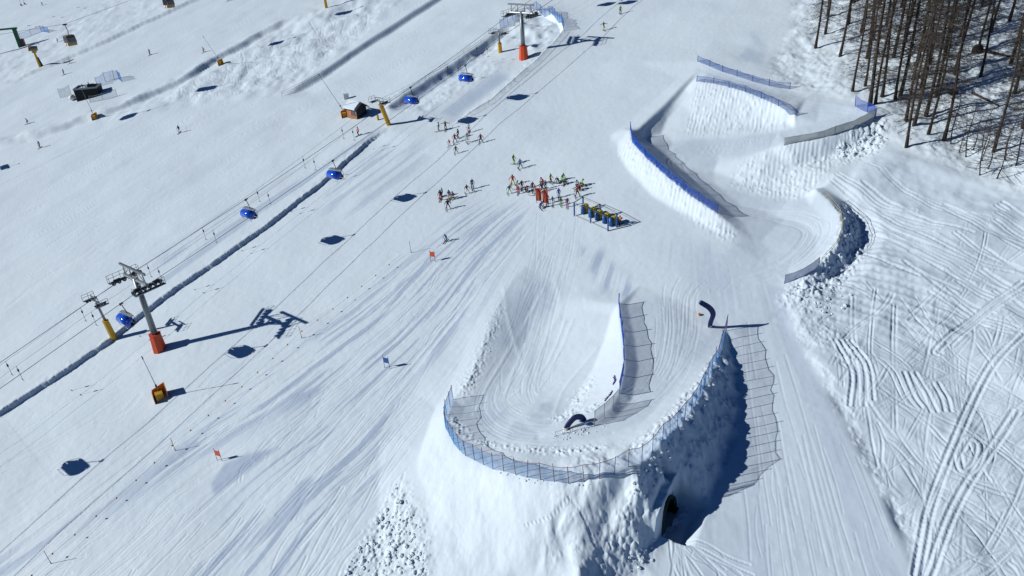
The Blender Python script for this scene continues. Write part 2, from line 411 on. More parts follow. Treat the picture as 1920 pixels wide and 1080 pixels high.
H += cr * .12 * fbm(LU * 1.1, LV * 1.1, 3, 79)
ee = np.exp(-(e2_d / 3.0) ** 2) + .6 * np.exp(-(e3_d / 3.0) ** 2)
H += ee * .55 * fbm(LU * .22, LV * .22, 2, 81)

# groomer cleats: cross-barred swathes curving over the off-piste shoulder
cu, cv = px_uv(1400, 950)
rr = np.hypot(LU - cu, LV - cv); aa = np.arctan2(LV - cv, LU - cu)
sw = .5 + .5 * np.sin(rr * 2 * math.pi / 1.15 + 1.5 * fbm(LU * .12, LV * .12, 2, 91))
bars = np.sin(aa * rr.mean() * 0 + aa * 260 + 3 * np.floor(rr / 1.15))
H += z_cat * (.018 * bars * smooth01((sw - .35) * 3) + .05 * smooth01(1.3 - sw * 2) + .12 * fbm(LU * .6, LV * .6, 3, 93))

# ------------------------------------------------------------------ piste streaks and icy patches (fan out from the start), plus slope shade tinted in
fu, fv = px_uv(1200, 180)
fr = np.hypot(LU - fu, LV - fv); fa = np.arctan2(LV - fv, LU - fu)
fwarp = fa + .05 * fbm(fr * .03, fa * 3, 3, 101)
st1 = fbm(fwarp * 110, fr * .075, 4, 102, .6)
st2 = fbm(fwarp * 300, fr * .12, 3, 103)
q0, q1 = px_uv(100, 730), px_uv(690, 300)
cd = (q1 - q0) / np.hypot(*(q1 - q0))
al = (LU - q0[0]) * cd[0] + (LV - q0[1]) * cd[1]
ac = -(LU - q0[0]) * cd[1] + (LV - q0[1]) * cd[0]
ac2 = ac + .8 * fbm(al * .03, ac * .05, 3, 105)
st3 = fbm(ac2 * .7, al * .05, 4, 106)
st4 = fbm(ac2 * 2.4, al * .10, 3, 107)
ru, rv = px_uv(1300, 120)
ra = np.arctan2(LV - rv, LU - ru); rrr = np.hypot(LU - ru, LV - rv)
rw = ra + .03 * fbm(rrr * .04, ra * 4, 2, 109)
st5 = fbm(rw * 90, rrr * .04, 4, 110)
left_fan = zone([(880, 380), (1130, 395), (1010, 480), (900, 620), (840, 740), (760, 900), (600, 1110), (-80, 1110), (-80, 900), (300, 780), (620, 560), (800, 440)], 40)
uppL = zone([(-100, 780), (700, 255), (950, 40), (1000, -200), (-100, -200)], 20)
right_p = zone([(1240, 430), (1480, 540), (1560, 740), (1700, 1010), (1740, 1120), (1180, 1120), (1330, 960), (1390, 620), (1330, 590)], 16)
fine = left_fan * (.6 * st1 + .6 * st2) + uppL * (.5 * st3 + .5 * st4) + right_p * (.8 * st5) + np.clip(1 - left_fan - uppL - right_p, 0, 1) * .5 * (st3 * .5 + st4 * .5)
ICE_SHADE = np.zeros((NY, NX))
def ice_shade(poly, amt, softp=6, st=None, lo=0.0, hi=.25):
    global ICE_SHADE
    z = zone(poly, softp) * amt
    if st is not None: z = z * smooth01((st - lo) / (hi - lo))
    ICE_SHADE = np.maximum(ICE_SHADE, z)
ice_shade([(860, 385), (1000, 385), (950, 470), (890, 600), (800, 690), (640, 770), (520, 770), (290, 910), (-60, 1120), (-60, 1080), (250, 905), (480, 720), (700, 540), (820, 445)], .8, 14, st1 + .35 * st2, .04, .17)
ice_shade([(560, 800), (760, 740), (700, 900), (560, 1110), (330, 1110), (420, 960)], .85, 20, st1 + .35 * st2, .12, .24)
ice_shade([(395, 905), (420, 868), (470, 850), (525, 838), (480, 872), (402, 928)], .9, 3)
ice_shade([(480, 1010), (560, 905), (592, 890), (560, 965), (445, 1045)], .8, 4)
ice_shade([(1000, 505), (960, 548), (915, 650), (893, 735), (905, 790), (960, 720), (1010, 700), (1030, 630), (1050, 570), (1035, 520)], .5, 16, fbm(LU * .25, LV * .12, 3, 120), -.35, .1)  # basin tilts off the sun; its shade is mixed into the tone
ice_shade([(1085, 465), (1130, 470), (1190, 540), (1180, 575), (1130, 545), (1100, 500)], .8, 5, st5, -.25, .1)
ice_shade([(1235, 450), (1330, 455), (1370, 490), (1290, 520), (1245, 490)], .45, 8, st5, -.2, .2)
ice_shade([(240, 600), (420, 445), (560, 345), (720, 235), (700, 262), (600, 335), (480, 405), (380, 480), (260, 575)], .9, 5, st3, -.15, .1)
ice_shade([(300, 480), (560, 320), (560, 360), (300, 560)], .6, 8, st3 + .4 * st4, .05, .2)
ice_shade([(640, 300), (780, 250), (800, 300), (680, 400), (600, 400)], .55, 12, st3, 0, .25)
ice_shade([(738, 195), (765, 166), (868, 108), (892, 112), (800, 172), (752, 205)], .75, 4)
ice_shade([(825, 208), (930, 135), (957, 140), (852, 216)], .75, 4)
ice_shade([(1350, 95), (1400, 60), (1500, 20), (1480, 70), (1440, 125), (1400, 130)], .5, 10, fbm(LU * .2, LV * .1, 3, 121), -.2, .2)
ice_shade([(1300, 130), (1345, 142), (1400, 158), (1450, 178), (1520, 187), (1600, 200), (1638, 222), (1600, 242), (1540, 260), (1470, 274), (1400, 290), (1340, 296), (1300, 300), (1330, 325), (1390, 345), (1450, 358), (1520, 365), (1553, 380), (1572, 405), (1575, 440), (1560, 470), (1500, 515), (1430, 545), (1330, 560), (1330, 500), (1390, 450), (1340, 395), (1250, 322), (1205, 285), (1200, 262), (1240, 252), (1290, 242), (1380, 243), (1480, 232), (1500, 222), (1480, 205), (1400, 170), (1305, 150)], .30, 3)
ice_shade([(1345, 662), (1330, 640), (1250, 560), (1190, 570), (1176, 600), (1196, 690), (1184, 750), (1150, 786), (1090, 813), (1000, 822), (960, 790), (930, 745), (905, 735), (868, 765), (866, 800), (900, 843), (950, 864), (1060, 886), (1140, 872), (1200, 842), (1260, 775), (1310, 700)], .22, 4)
ice_shade([(1400, 640), (1450, 640), (1480, 830), (1400, 900)], .15, 6)  # slightly greyer strip on the piste right of the bank
ice_shade([(900, 770), (1010, 740), (1060, 790), (980, 850), (900, 830)], .5, 12, fbm(LU * .3, LV * .3, 3, 122), -.2, .2)
ice_shade([(1310, 340), (1420, 400), (1400, 430), (1280, 360)], .3, 8)
H += (1 - np.clip(z_forest + z_off + z_rub + m_front, 0, 1)) * (.028 * fine + .022 * fbm(LU * 1.3, LV * 1.3, 2, 130))

# ------------------------------------------------------------------ ski tracks carved into the snow
CARVE = np.zeros((NY, NX)); RIM = np.zeros((NY, NX))

def carve(q, width, depth0, rim0, vary=False):
    ph_ = tr.random() * 50 if vary else 0
    for k in range(len(q) - 1):
        va = (.35 + .95 * abs(math.sin(ph_ + k * .11) * math.sin(ph_ * 2 + k * .05))) if vary else 1
        depth, rim = depth0 * va, rim0 * va
        a, b = q[k], q[k + 1]
        m_ = width * 2.6
        lo = np.minimum(a, b) - m_; hi = np.maximum(a, b) + m_
        ci, cj = lat_index(np.array([[lo[0], lo[1]], [lo[0], hi[1]], [hi[0], lo[1]], [hi[0], hi[1]]]))
        i0, i1 = int(max(ci.min(), FI0)), int(min(ci.max() + 2, FI0 + NFI))
        j0, j1 = int(max(cj.min(), FJ0)), int(min(cj.max() + 2, FJ0 + NFJ))
        if i1 <= i0 or j1 <= j0: continue
        e = b - a; L = np.hypot(*e)
        if L < 1e-4: continue
        e = e / L
        du = LU[i0:i1, j0:j1] - a[0]; dv = LV[i0:i1, j0:j1] - a[1]
        s = np.clip(du * e[0] + dv * e[1], 0, L)
        d = np.hypot(du - s * e[0], dv - s * e[1]) / width
        c = CARVE[i0:i1, j0:j1]
        np.minimum(c, -depth * np.exp(-d ** 2 * 1.6), out=c)
        if rim > 0:
            r = RIM[i0:i1, j0:j1]
            np.maximum(r, rim * np.exp(-((d - 1.35) / .5) ** 2), out=r)

def spline(pts, n=8):
    p = np.array(pts, float)
    p = np.vstack([2 * p[0] - p[1], p, 2 * p[-1] - p[-2]])
    out = []
    for i in range(1, len(p) - 2):
        for t in np.linspace(0, 1, n, endpoint=False):
            out.append(.5 * (2 * p[i] + (p[i + 1] - p[i - 1]) * t + (2 * p[i - 1] - 5 * p[i] + 4 * p[i + 1] - p[i + 2]) * t * t + (3 * p[i] - p[i - 1] - 3 * p[i + 1] + p[i + 2]) * t ** 3))
    out.append(p[-2])
    return np.array(out)

def track_px(pts, width=.3, depth=.12, rim=.05, pair=0.0, n=8, vary=False):
    p = spline(pts, n)
    q = px_uv(p[:, 0], p[:, 1])
    if pair:
        t = np.gradient(q, axis=0); t /= np.maximum(np.hypot(t[:, 0], t[:, 1])[:, None], 1e-9)
        nn = np.stack([-t[:, 1], t[:, 0]], 1)
        carve(q + nn * pair / 2, width, depth, rim, vary); carve(q - nn * pair / 2, width, depth, rim, vary)
    else:
        carve(q, width, depth, rim, vary)

tr = random.Random(11)
# off-piste on the right: long curved lines of skiers crossing each other
for k in range(300):
    x0, y0 = tr.uniform(1560, 1960), tr.uniform(520, 1120)
    ang = math.radians(tr.choice([tr.gauss(35, 14), tr.gauss(30, 10), tr.gauss(-38, 12), tr.gauss(105, 15), tr.gauss(60, 12)]))
    L = tr.uniform(100, 420); cv_ = tr.uniform(-1, 1) * 1.1
    pts = []
    x, y, a_ = x0, y0, ang
    sw_ = tr.random() < .22; wl_ = tr.uniform(.35, .7); wa_ = tr.uniform(.12, .45)
    nst = max(6, int(L / 14)) if sw_ else 6
    for s_ in range(nst):
        pts.append((x, y)); h_2 = a_ + (wa_ * math.sin(s_ * wl_) if sw_ else 0); x += math.cos(h_2) * L / (nst - 1); y += math.sin(h_2) * L / (nst - 1) * .9; a_ += cv_ / (nst - 1)
    # stay off the groomed piste
    lim = lambda yy: np.interp(yy, [540, 640, 745, 850, 1000, 1100], [1540, 1530, 1580, 1640, 1712, 1755])
    cut_ = [i for i, (px_, py_) in enumerate(pts) if py_ < 400 or px_ < lim(py_)]
    if cut_: pts = pts[:cut_[0]]
    if len(pts) < 3: continue
    track_px(pts, tr.choice([.09, .11, .13, .16, .2]), tr.uniform(.02, .085), tr.uniform(.005, .022), tr.choice([0, .32, .36, .4, .5]), 3 if sw_ else 8, True)
for k in range(46):                                # the upper shoulder under the wood: near-parallel lines
    x0 = tr.uniform(1560, 1900); y0 = 300 + (x0 - 1560) * .25 + tr.uniform(-10, 200)
    L = tr.uniform(90, 260)
    pts = [(x0 + L * t, y0 + L * t * tr.uniform(.42, .52) + 10 * math.sin(3 * t)) for t in (0, .33, .66, 1)]
    if 1500 < x0 < 1660 and y0 > 480: continue
    track_px(pts, tr.uniform(.15, .3), tr.uniform(.05, .1), .03, tr.choice([0, .5]), 5)
for pts in ([(1920, 528), (1830, 590), (1760, 650), (1762, 660)], [(1920, 540), (1850, 580), (1780, 640)], [(1905, 770), (1800, 930), (1740, 1080)], [(1920, 620), (1850, 700), (1790, 830), (1745, 950), (1720, 1080)],
            [(1570, 640), (1600, 700), (1598, 760)], [(1580, 640), (1612, 690), (1616, 760)], [(1590, 640), (1624, 690), (1632, 750)], [(1700, 700), (1720, 740), (1735, 760)], [(1712, 700), (1735, 735), (1752, 770)],
            [(1755, 715), (1772, 745), (1778, 768)], [(1800, 840), (1815, 820), (1838, 830), (1830, 870), (1805, 880), (1795, 850)]):
    track_px(pts, .2, .12, .04, .55, 7)
# faint lines on the groomed slopes
for k in range(320):
    x0 = tr.uniform(60, 1150); y0 = tr.uniform(430, 1080)
    if y0 < 700 and x0 < 660 - (y0 - 430) * .9: continue
    if pt_in(EXCL[0], x0, y0): continue
    dx, dy = x0 - 1200, y0 - 180; d_ = math.hypot(dx, dy); dx, dy = dx / d_, dy / d_
    L = tr.uniform(60, 300); b_ = tr.uniform(-18, 18)
    pts = [(x0 + dx * L * t - dy * b_ * math.sin(3 * t), y0 + dy * L * t + dx * b_ * math.sin(3 * t)) for t in (0, .25, .5, .75, 1)]
    pts = [p_ for p_ in pts if not pt_in(EXCL[0], *p_)]
    if len(pts) > 2: track_px(pts, tr.uniform(.1, .18), tr.uniform(.018, .05), .008, tr.choice([0, 0, .4]), 4)
for k in range(260):
    x0 = tr.uniform(-20, 700); y0 = tr.uniform(60, 760)
    if y0 > 740 - x0 * .72: continue
    sl = -.62 + tr.uniform(-.1, .1) + (x0 * .0002)
    L = tr.uniform(40, 240); b_ = tr.uniform(-10, 10)
    pts = [(x0 + L * t, y0 + sl * L * t + b_ * math.sin(3.1 * t)) for t in (0, .3, .6, 1)]
    track_px(pts, tr.uniform(.12, .22), tr.uniform(.02, .05), .01, tr.choice([0, 0, .45]), 4)
BANDS = [[(190, 205), (280, 190), (340, 160), (420, 118), (490, 75), (560, 45), (700, -10), (760, -10), (690, 55), (600, 125), (530, 170), (430, 180), (300, 195)]]
for k in range(320):                               # ungroomed strip at the upper left
    t = tr.random(); x0 = 230 + 480 * t + tr.uniform(-50, 50); y0 = 200 - 165 * t + tr.uniform(-25, 40)
    a_ = math.radians(tr.gauss(-25, 35)); L = tr.uniform(20, 90); c_ = tr.uniform(-1.4, 1.4)
    pts = []; x, y = x0, y0
    for s_ in range(5):
        pts.append((x, y)); x += math.cos(a_) * L / 4; y += math.sin(a_) * L / 4 * .6; a_ += c_ / 4
    pts = [p_ for p_ in pts if any(pt_in(bp__, *p_) for bp__ in BANDS)]
    if len(pts) > 2: track_px(pts, tr.uniform(.18, .3), tr.uniform(.06, .14), .03, 0, 4)
for k in range(70):                                # lower right piste
    x0 = tr.uniform(1390, 1640); y0 = tr.uniform(560, 1050)
    if y0 > 560 and x0 > np.interp(y0, [540, 640, 745, 850, 1000, 1100], [1440, 1490, 1545, 1610, 1680, 1720]): continue
    dx, dy = x0 - 1330, y0 - 130; d_ = math.hypot(dx, dy); dx, dy = dx / d_, dy / d_
    L = tr.uniform(80, 300); b_ = tr.uniform(-8, 8)
    track_px([(x0 + dx * L * t - dy * b_ * math.sin(3 * t), y0 + dy * L * t) for t in (0, .3, .6, 1)], tr.uniform(.08, .15), tr.uniform(.008, .024), .004, 0, 4)
for k in range(26):                                # sprayed lines below the tunnel mouth
    a_ = math.radians(tr.uniform(20, 100)); L = tr.uniform(60, 190)
    track_px([(1262 + tr.uniform(-14, 14) + math.cos(a_) * L * t, 1002 + math.sin(a_) * L * t + tr.uniform(-2, 2)) for t in (.1, .4, .7, 1)], .12, tr.uniform(.03, .07), .02, 0, 4)

def guide(pts, half, n, depth=(.02, .05), width=(.08, .16)):
    p = spline(pts, 7); q = px_uv(p[:, 0], p[:, 1])
    t = np.gradient(q, axis=0); t /= np.maximum(np.hypot(t[:, 0], t[:, 1])[:, None], 1e-9)
    nn = np.stack([-t[:, 1], t[:, 0]], 1)
    for k in range(n):
        o0, o1 = tr.uniform(-half, half), tr.uniform(-half, half)
        i0 = tr.randrange(0, max(1, len(q) - 8)); i1 = min(len(q), i0 + tr.randrange(6, 26))
        w_ = np.linspace(0, 1, i1 - i0)[:, None]
        carve(q[i0:i1] + nn[i0:i1] * (o0 + (o1 - o0) * .25 * w_), tr.uniform(*width), tr.uniform(*depth), .008)

guide([(1300, 125), (1400, 165), (1500, 195), (1580, 205), (1600, 215), (1560, 235), (1470, 255), (1380, 262), (1300, 275), (1265, 295), (1290, 335), (1350, 370), (1440, 390), (1510, 410), (1530, 440), (1490, 490), (1420, 520), (1330, 540)], 1.8, 90)
guide([(1290, 520), (1270, 560), (1268, 640), (1250, 720), (1205, 785), (1130, 833), (1050, 852), (980, 840), (935, 800), (925, 750), (970, 660), (1010, 560), (1040, 480)], 2.6, 130, (.01, .032))
guide([(1050, 395), (1040, 480), (1020, 560), (1000, 650), (985, 730), (1000, 770)], 3.5, 25, (.008, .025))
for seg in ([(985, 975), (1030, 968), (1068, 943), (1095, 970), (1112, 1000), (1140, 1030)],):      # a walker's footprints across the mound
    d_ = dense(seg, 4)
    for i, (x, y) in enumerate(d_):
        q_ = px_uv(x + (1 if i % 2 else -1) * 1.5, y, 3.7); carve(np.array([q_, q_ + np.array([.12, -.2])]), .09, .06, .012)
# wide soft-snow tracks crossing the shade-tinted left leg
TRK = np.zeros((NY, NX))
_c = CARVE.copy(), RIM.copy()
for pts, w_ in (([(945, 545), (955, 610), (985, 690), (1010, 750)], .35), ([(1020, 540), (975, 620), (930, 700), (890, 790)], .3), ([(1040, 520), (1050, 580), (1015, 650), (1005, 740)], .55), ([(1075, 600), (1040, 680), (1010, 740)], .3),
                ([(985, 640), (965, 690), (950, 740)], .3), ([(1000, 620), (985, 680), (990, 740)], .7), ([(1120, 660), (1060, 740), (1040, 800)], .3), ([(1060, 600), (1020, 690), (960, 750)], .25)):
    CARVE[:] = 0; RIM[:] = 0
    track_px(pts, w_, 1.0, 0, 0, 8)
    TRK = np.maximum(TRK, -CARVE)
CARVE, RIM = _c
ICE_SHADE *= 1 - .85 * np.clip(TRK, 0, 1)
H += CARVE + RIM + .03 * TRK
lane = np.floor(ac2 / 5.5)
ICE_SHADE = ICE_SHADE + uppL * .16 * (_hash(lane, lane * 0, 140) - .3)
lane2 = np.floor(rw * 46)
ICE_SHADE = np.maximum(ICE_SHADE, (.24 + .2 * _hash(lane2, lane2 * 0, 141)) * right_p)  # shade of the piste's tilt greyed into the colour, varied by groomer lane
ICE_SHADE = np.maximum(ICE_SHADE, .25 * z_off)  # off-piste snow evenly greyer
ICE_SHADE = np.clip(ICE_SHADE + .25 * np.clip(fine, -.3, .6) * (left_fan + .5 * uppL), 0, 1)

# ------------------------------------------------------------------ build the snow sheet
def mat(name, color=(.5, .5, .5), rough=.6, metal=0.0, var=.12, scale=6.0, spec=.4, bump=0.0):
    m = bpy.data.materials.new(name); m.use_nodes = True
    nt = m.node_tree; b = nt.nodes['Principled BSDF']
    b.inputs['Roughness'].default_value = rough; b.inputs['Metallic'].default_value = metal
    b.inputs['Specular IOR Level'].default_value = spec
    tc = nt.nodes.new('ShaderNodeTexCoord'); nz = nt.nodes.new('ShaderNodeTexNoise')
    nz.inputs['Scale'].default_value = scale; nz.inputs['Detail'].default_value = 4
    nt.links.new(tc.outputs['Object'], nz.inputs['Vector'])
    mx = nt.nodes.new('ShaderNodeMix'); mx.data_type = 'RGBA'
    c = color
    mx.inputs[6].default_value = (c[0] * (1 - var), c[1] * (1 - var), c[2] * (1 - var), 1)
    mx.inputs[7].default_value = (min(1, c[0] * (1 + var)), min(1, c[1] * (1 + var)), min(1, c[2] * (1 + var)), 1)
    nt.links.new(nz.outputs['Fac'], mx.inputs[0]); nt.links.new(mx.outputs[2], b.inputs['Base Color'])
    if bump:
        bp = nt.nodes.new('ShaderNodeBump'); bp.inputs['Strength'].default_value = bump; bp.inputs['Distance'].default_value = .02
        nt.links.new(nz.outputs['Fac'], bp.inputs['Height']); nt.links.new(bp.outputs[0], b.inputs['Normal'])
    return m

def snow_material(name, with_attr):
    m = bpy.data.materials.new(name); m.use_nodes = True
    nt = m.node_tree; b = nt.nodes['Principled BSDF']
    b.inputs['Roughness'].default_value = .65; b.inputs['Specular IOR Level'].default_value = .25
    tc = nt.nodes.new('ShaderNodeTexCoord')
    n1 = nt.nodes.new('ShaderNodeTexNoise'); n1.inputs['Scale'].default_value = 2.2; n1.inputs['Detail'].default_value = 6
    n2 = nt.nodes.new('ShaderNodeTexNoise'); n2.inputs['Scale'].default_value = .12; n2.inputs['Detail'].default_value = 5
    for n_ in (n1, n2): nt.links.new(tc.outputs['Object'], n_.inputs['Vector'])
    mx = nt.nodes.new('ShaderNodeMix'); mx.data_type = 'RGBA'
    mx.inputs[6].default_value = (.60, .725, .83, 1); mx.inputs[7].default_value = (.66, .78, .875, 1)
    nt.links.new(n2.outputs['Fac'], mx.inputs[0])
    last = mx.outputs[2]
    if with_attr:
        at = nt.nodes.new('ShaderNodeAttribute'); at.attribute_name = 'ice_shade'  # carries harder snow and the painted slope shade
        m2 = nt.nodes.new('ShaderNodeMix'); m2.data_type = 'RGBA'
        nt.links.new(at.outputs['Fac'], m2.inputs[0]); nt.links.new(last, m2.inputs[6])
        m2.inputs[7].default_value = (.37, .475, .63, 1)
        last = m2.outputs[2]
    nt.links.new(last, b.inputs['Base Color'])
    bp = nt.nodes.new('ShaderNodeBump'); bp.inputs['Strength'].default_value = .2; bp.inputs['Distance'].default_value = .05
    nt.links.new(n1.outputs['Fac'], bp.inputs['Height']); nt.links.new(bp.outputs[0], b.inputs['Normal'])
    return m

SNOW = snow_material('snow', True)
SNOW2 = snow_material('loose_snow', False)
W = uv_world(LUV) + H[..., None] * ZUP
idx = np.arange(NY * NX).reshape(NY, NX)
quads = np.stack([idx[:-1, :-1], idx[1:, :-1], idx[1:, 1:], idx[:-1, 1:]], -1).reshape(-1, 4)
TUNB = TUN0 + np.array([0, 0, -1.25]); TUNW, TH = 1.9, 3.25       # half width and height of the tunnel arch
ctr = W.reshape(-1, 3)[quads].mean(1) - TUNB
q_t = ctr @ TDIR; q_s = ctr @ TSIDE; q_z = ctr[:, 2]
hole = (q_t > -1.2) & (q_t < .32) & (q_z > .12) & ((q_s / TUNW) ** 2 + (np.maximum(q_z, 0) / TH) ** 2 < .93)
quads = quads[~hole]
me = bpy.data.meshes.new('snow_ground')
me.vertices.add(NY * NX); me.vertices.foreach_set('co', W.reshape(-1).astype(np.float32))
me.loops.add(quads.size); me.loops.foreach_set('vertex_index', quads.reshape(-1).astype(np.int32))
me.polygons.add(len(quads))
me.polygons.foreach_set('loop_start', np.arange(0, quads.size, 4, dtype=np.int32))
me.polygons.foreach_set('use_smooth', np.ones(len(quads), bool))
me.update(calc_edges=True)
a_ = me.attributes.new('ice_shade', 'FLOAT', 'POINT'); a_.data.foreach_set('value', ICE_SHADE.reshape(-1).astype(np.float32))
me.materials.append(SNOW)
ground = bpy.data.objects.new('ground', me); COL.objects.link(ground)
ground['kind'] = 'structure'

# ================================================================== helpers for things
bpy.context.view_layer.update()
COSX = {}

def hit(x, y):
    """the point of the snow seen at (x, y) in the photo"""
    d = M @ rays(np.array(float(x)), np.array(float(y)))
    d = d / np.linalg.norm(d)
    ok, loc, nor, _ = ground.ray_cast(Vector(EYE), Vector(d))
    return loc.copy() if ok else Vector(base_pt(np.array(float(x)), np.array(float(y)), np.array(0.)))

def gz(p):
    ok, loc, nor, _ = ground.ray_cast(Vector((p[0], p[1], 300)), Vector((0, 0, -1)))
    return loc.z if ok else 0.0

def at(x, y, h=0.0):
    """the snow under a thing traced at (x, y) that stands about h metres above the bare slope"""
    P = base_pt(np.array(float(x)), np.array(float(y)), np.array(float(h)))
    v = Vector(P); v.z = gz(v)
    return v

def over(x, y, z):
    """where the sight line through (x, y) crosses height z"""
    d = M @ rays(np.array(float(x)), np.array(float(y)))
    t = (z - EYE[2]) / d[2]
    return Vector(EYE + t * d)

def tag(o, label=None, cat=None, group=None, kind=None):
    if label: o['label'] = label
    if cat: o['category'] = cat
    if group: o['group'] = group
    if kind: o['kind'] = kind
    return o

def empty(name, loc, rz=0.0):
    o = bpy.data.objects.new(name, None); COL.objects.link(o)
    o.location = loc; o.rotation_euler = (0, 0, rz); o.empty_display_size = .3
    return o

class MB:
    def __init__(s): s.v = []; s.f = []; s.m = []
    def add(s, vs, fs, mi=0):
        n = len(s.v); s.v += [tuple(v) for v in vs]; s.f += [tuple(n + i for i in f) for f in fs]; s.m += [mi] * len(fs)
        return s
    def box(s, c, size, R=None, mi=0):
        c = Vector(c); hx, hy, hz = size[0] / 2, size[1] / 2, size[2] / 2
        vs = [Vector((x, y, z)) for x in (-hx, hx) for y in (-hy, hy) for z in (-hz, hz)]
        if R is not None: vs = [R @ v for v in vs]
        return s.add([c + v for v in vs], [(0, 1, 3, 2), (4, 6, 7, 5), (0, 4, 5, 1), (2, 3, 7, 6), (0, 2, 6, 4), (1, 5, 7, 3)], mi)
    def tube(s, pts, r, n=6, mi=0, cap=True):
        pts = [Vector(p) for p in pts]
        rs = r if isinstance(r, (list, tuple)) else [r] * len(pts)
        ref = None; rings = []
        for i, p in enumerate(pts):
            t = (pts[min(i + 1, len(pts) - 1)] - pts[max(i - 1, 0)]).normalized()
            if ref is None: ref = Vector((0, 0, 1)) if abs(t.z) < .9 else Vector((1, 0, 0))
            a = t.cross(ref)
            if a.length < 1e-6: a = t.orthogonal()
            a.normalize(); b = t.cross(a)
            rings.append([p + (a * math.cos(2 * math.pi * k / n) + b * math.sin(2 * math.pi * k / n)) * rs[i] for k in range(n)])
        vs = [v for g in rings for v in g]
        fs = [(i * n + k, i * n + (k + 1) % n, (i + 1) * n + (k + 1) % n, (i + 1) * n + k) for i in range(len(pts) - 1) for k in range(n)]
        if cap: fs += [tuple(range(n))[::-1], tuple((len(pts) - 1) * n + k for k in range(n))]
        return s.add(vs, fs, mi)
    def ball(s, c, r, sq=(1, 1, 1), nu=8, nv=6, mi=0):
        c = Vector(c); vs = [c + Vector((0, 0, r * sq[2]))]
        for i in range(1, nv):
            th = math.pi * i / nv
            for k in range(nu):
                ph = 2 * math.pi * k / nu
                vs.append(c + Vector((r * sq[0] * math.sin(th) * math.cos(ph), r * sq[1] * math.sin(th) * math.sin(ph), r * sq[2] * math.cos(th))))
        vs.append(c - Vector((0, 0, r * sq[2])))
        fs = [(0, 1 + k, 1 + (k + 1) % nu) for k in range(nu)]
        for i in range(nv - 2):
            for k in range(nu):
                a = 1 + i * nu + k; b = 1 + i * nu + (k + 1) % nu
                fs.append((a, a + nu, b + nu, b))
        l = len(vs) - 1; o = 1 + (nv - 2) * nu
        fs += [(l, o + (k + 1) % nu, o + k) for k in range(nu)]
        return s.add(vs, fs, mi)
    def prism(s, poly, y0, y1, mi=0):
        """(x, z) outline swept along y"""
        n = len(poly)
        vs = [(x, y0, z) for x, z in poly] + [(x, y1, z) for x, z in poly]
        fs = [(k, (k + 1) % n, n + (k + 1) % n, n + k) for k in range(n)] + [tuple(range(n))[::-1], tuple(range(n, 2 * n))]
        return s.add(vs, fs, mi)
    def mesh(s, name, mats, smooth=False):
        me = bpy.data.meshes.new(name); me.from_pydata(s.v, [], s.f)
        for m_ in (mats if isinstance(mats, (list, tuple)) else [mats]): me.materials.append(m_)
        me.polygons.foreach_set('material_index', s.m)
        bm = bmesh.new(); bm.from_mesh(me); bmesh.ops.recalc_face_normals(bm, faces=bm.faces); bm.to_mesh(me); bm.free()
        if smooth: me.polygons.foreach_set('use_smooth', [True] * len(me.polygons))
        me.update()
        return me
    def build(s, name, mats, parent=None, smooth=False, loc=None):
        o = bpy.data.objects.new(name, s.mesh(name, mats, smooth)); COL.objects.link(o)
        if parent: o.parent = parent
        if loc is not None: o.location = loc
        return o

def link(name, me, parent, loc=(0, 0, 0), rot=(0, 0, 0)):
    o = bpy.data.objects.new(name, me); COL.objects.link(o); o.parent = parent; o.location = loc; o.rotation_euler = rot
    return o

def copy_tree(o, parent=None):
    c = o.copy(); COL.objects.link(c); c.parent = parent
    for ch in list(o.children): copy_tree(ch, c)
    return c

STEEL = mat('galvanised_steel', (.22, .25, .27), .45, .6)
DARKST = mat('dark_steel', (.03, .035, .04), .5, .5)
CABLE = mat('steel_cable', (.05, .06, .07), .5, .5)
RED = mat('red_padding', (.62, .075, .02), .55, scale=3)
YEL = mat('yellow_padding', (.60, .33, .02), .55, scale=3)
ORANGE = mat('orange_paint', (.62, .20, .015), .5)
BLUEP = mat('blue_paint', (.02, .10, .32), .4)
BLUEB = mat('blue_bubble', (.008, .075, .52), .12, spec=.6, var=.05)
BLACK = mat('black_rubber', (.012, .012, .014), .6)
WOOD = mat('weathered_wood', (.33, .15, .045), .8, scale=9, var=.3)
DWOOD = mat('dark_wood', (.022, .02, .022), .8, scale=6, var=.3)
GLASS = mat('dark_glass', (.02, .03, .05), .1, spec=.7)
WHITE = mat('white_paint', (.72, .74, .76), .5)
GREEN = mat('green_paint', (.015, .13, .055), .5)
GREY = mat('grey_paint', (.30, .33, .36), .6)
BEIGE = mat('beige_shell', (.17, .145, .10), .4)
PADY = mat('yellow_foam', (.42, .37, .015), .6)
DKBLUE = mat('dark_blue_fabric', (.006, .02, .12), .5)
POSTRED = mat('dark_red_post', (.16, .03, .04), .5)
POSTBL = mat('blue_post', (.015, .06, .30), .5)
ROPEY = mat('pale_rope', (.38, .36, .22), .8)
PURPLE = mat('purple_print', (.10, .07, .24), .6)
BARK = mat('larch_bark', (.036, .027, .021), .9, scale=14, var=.4, bump=.6)
TWIG = mat('bare_twigs', (.062, .052, .043), .9, scale=4, var=.35)
TWIG2 = mat('lichen_twigs', (.055, .052, .03), .9, scale=4, var=.35)

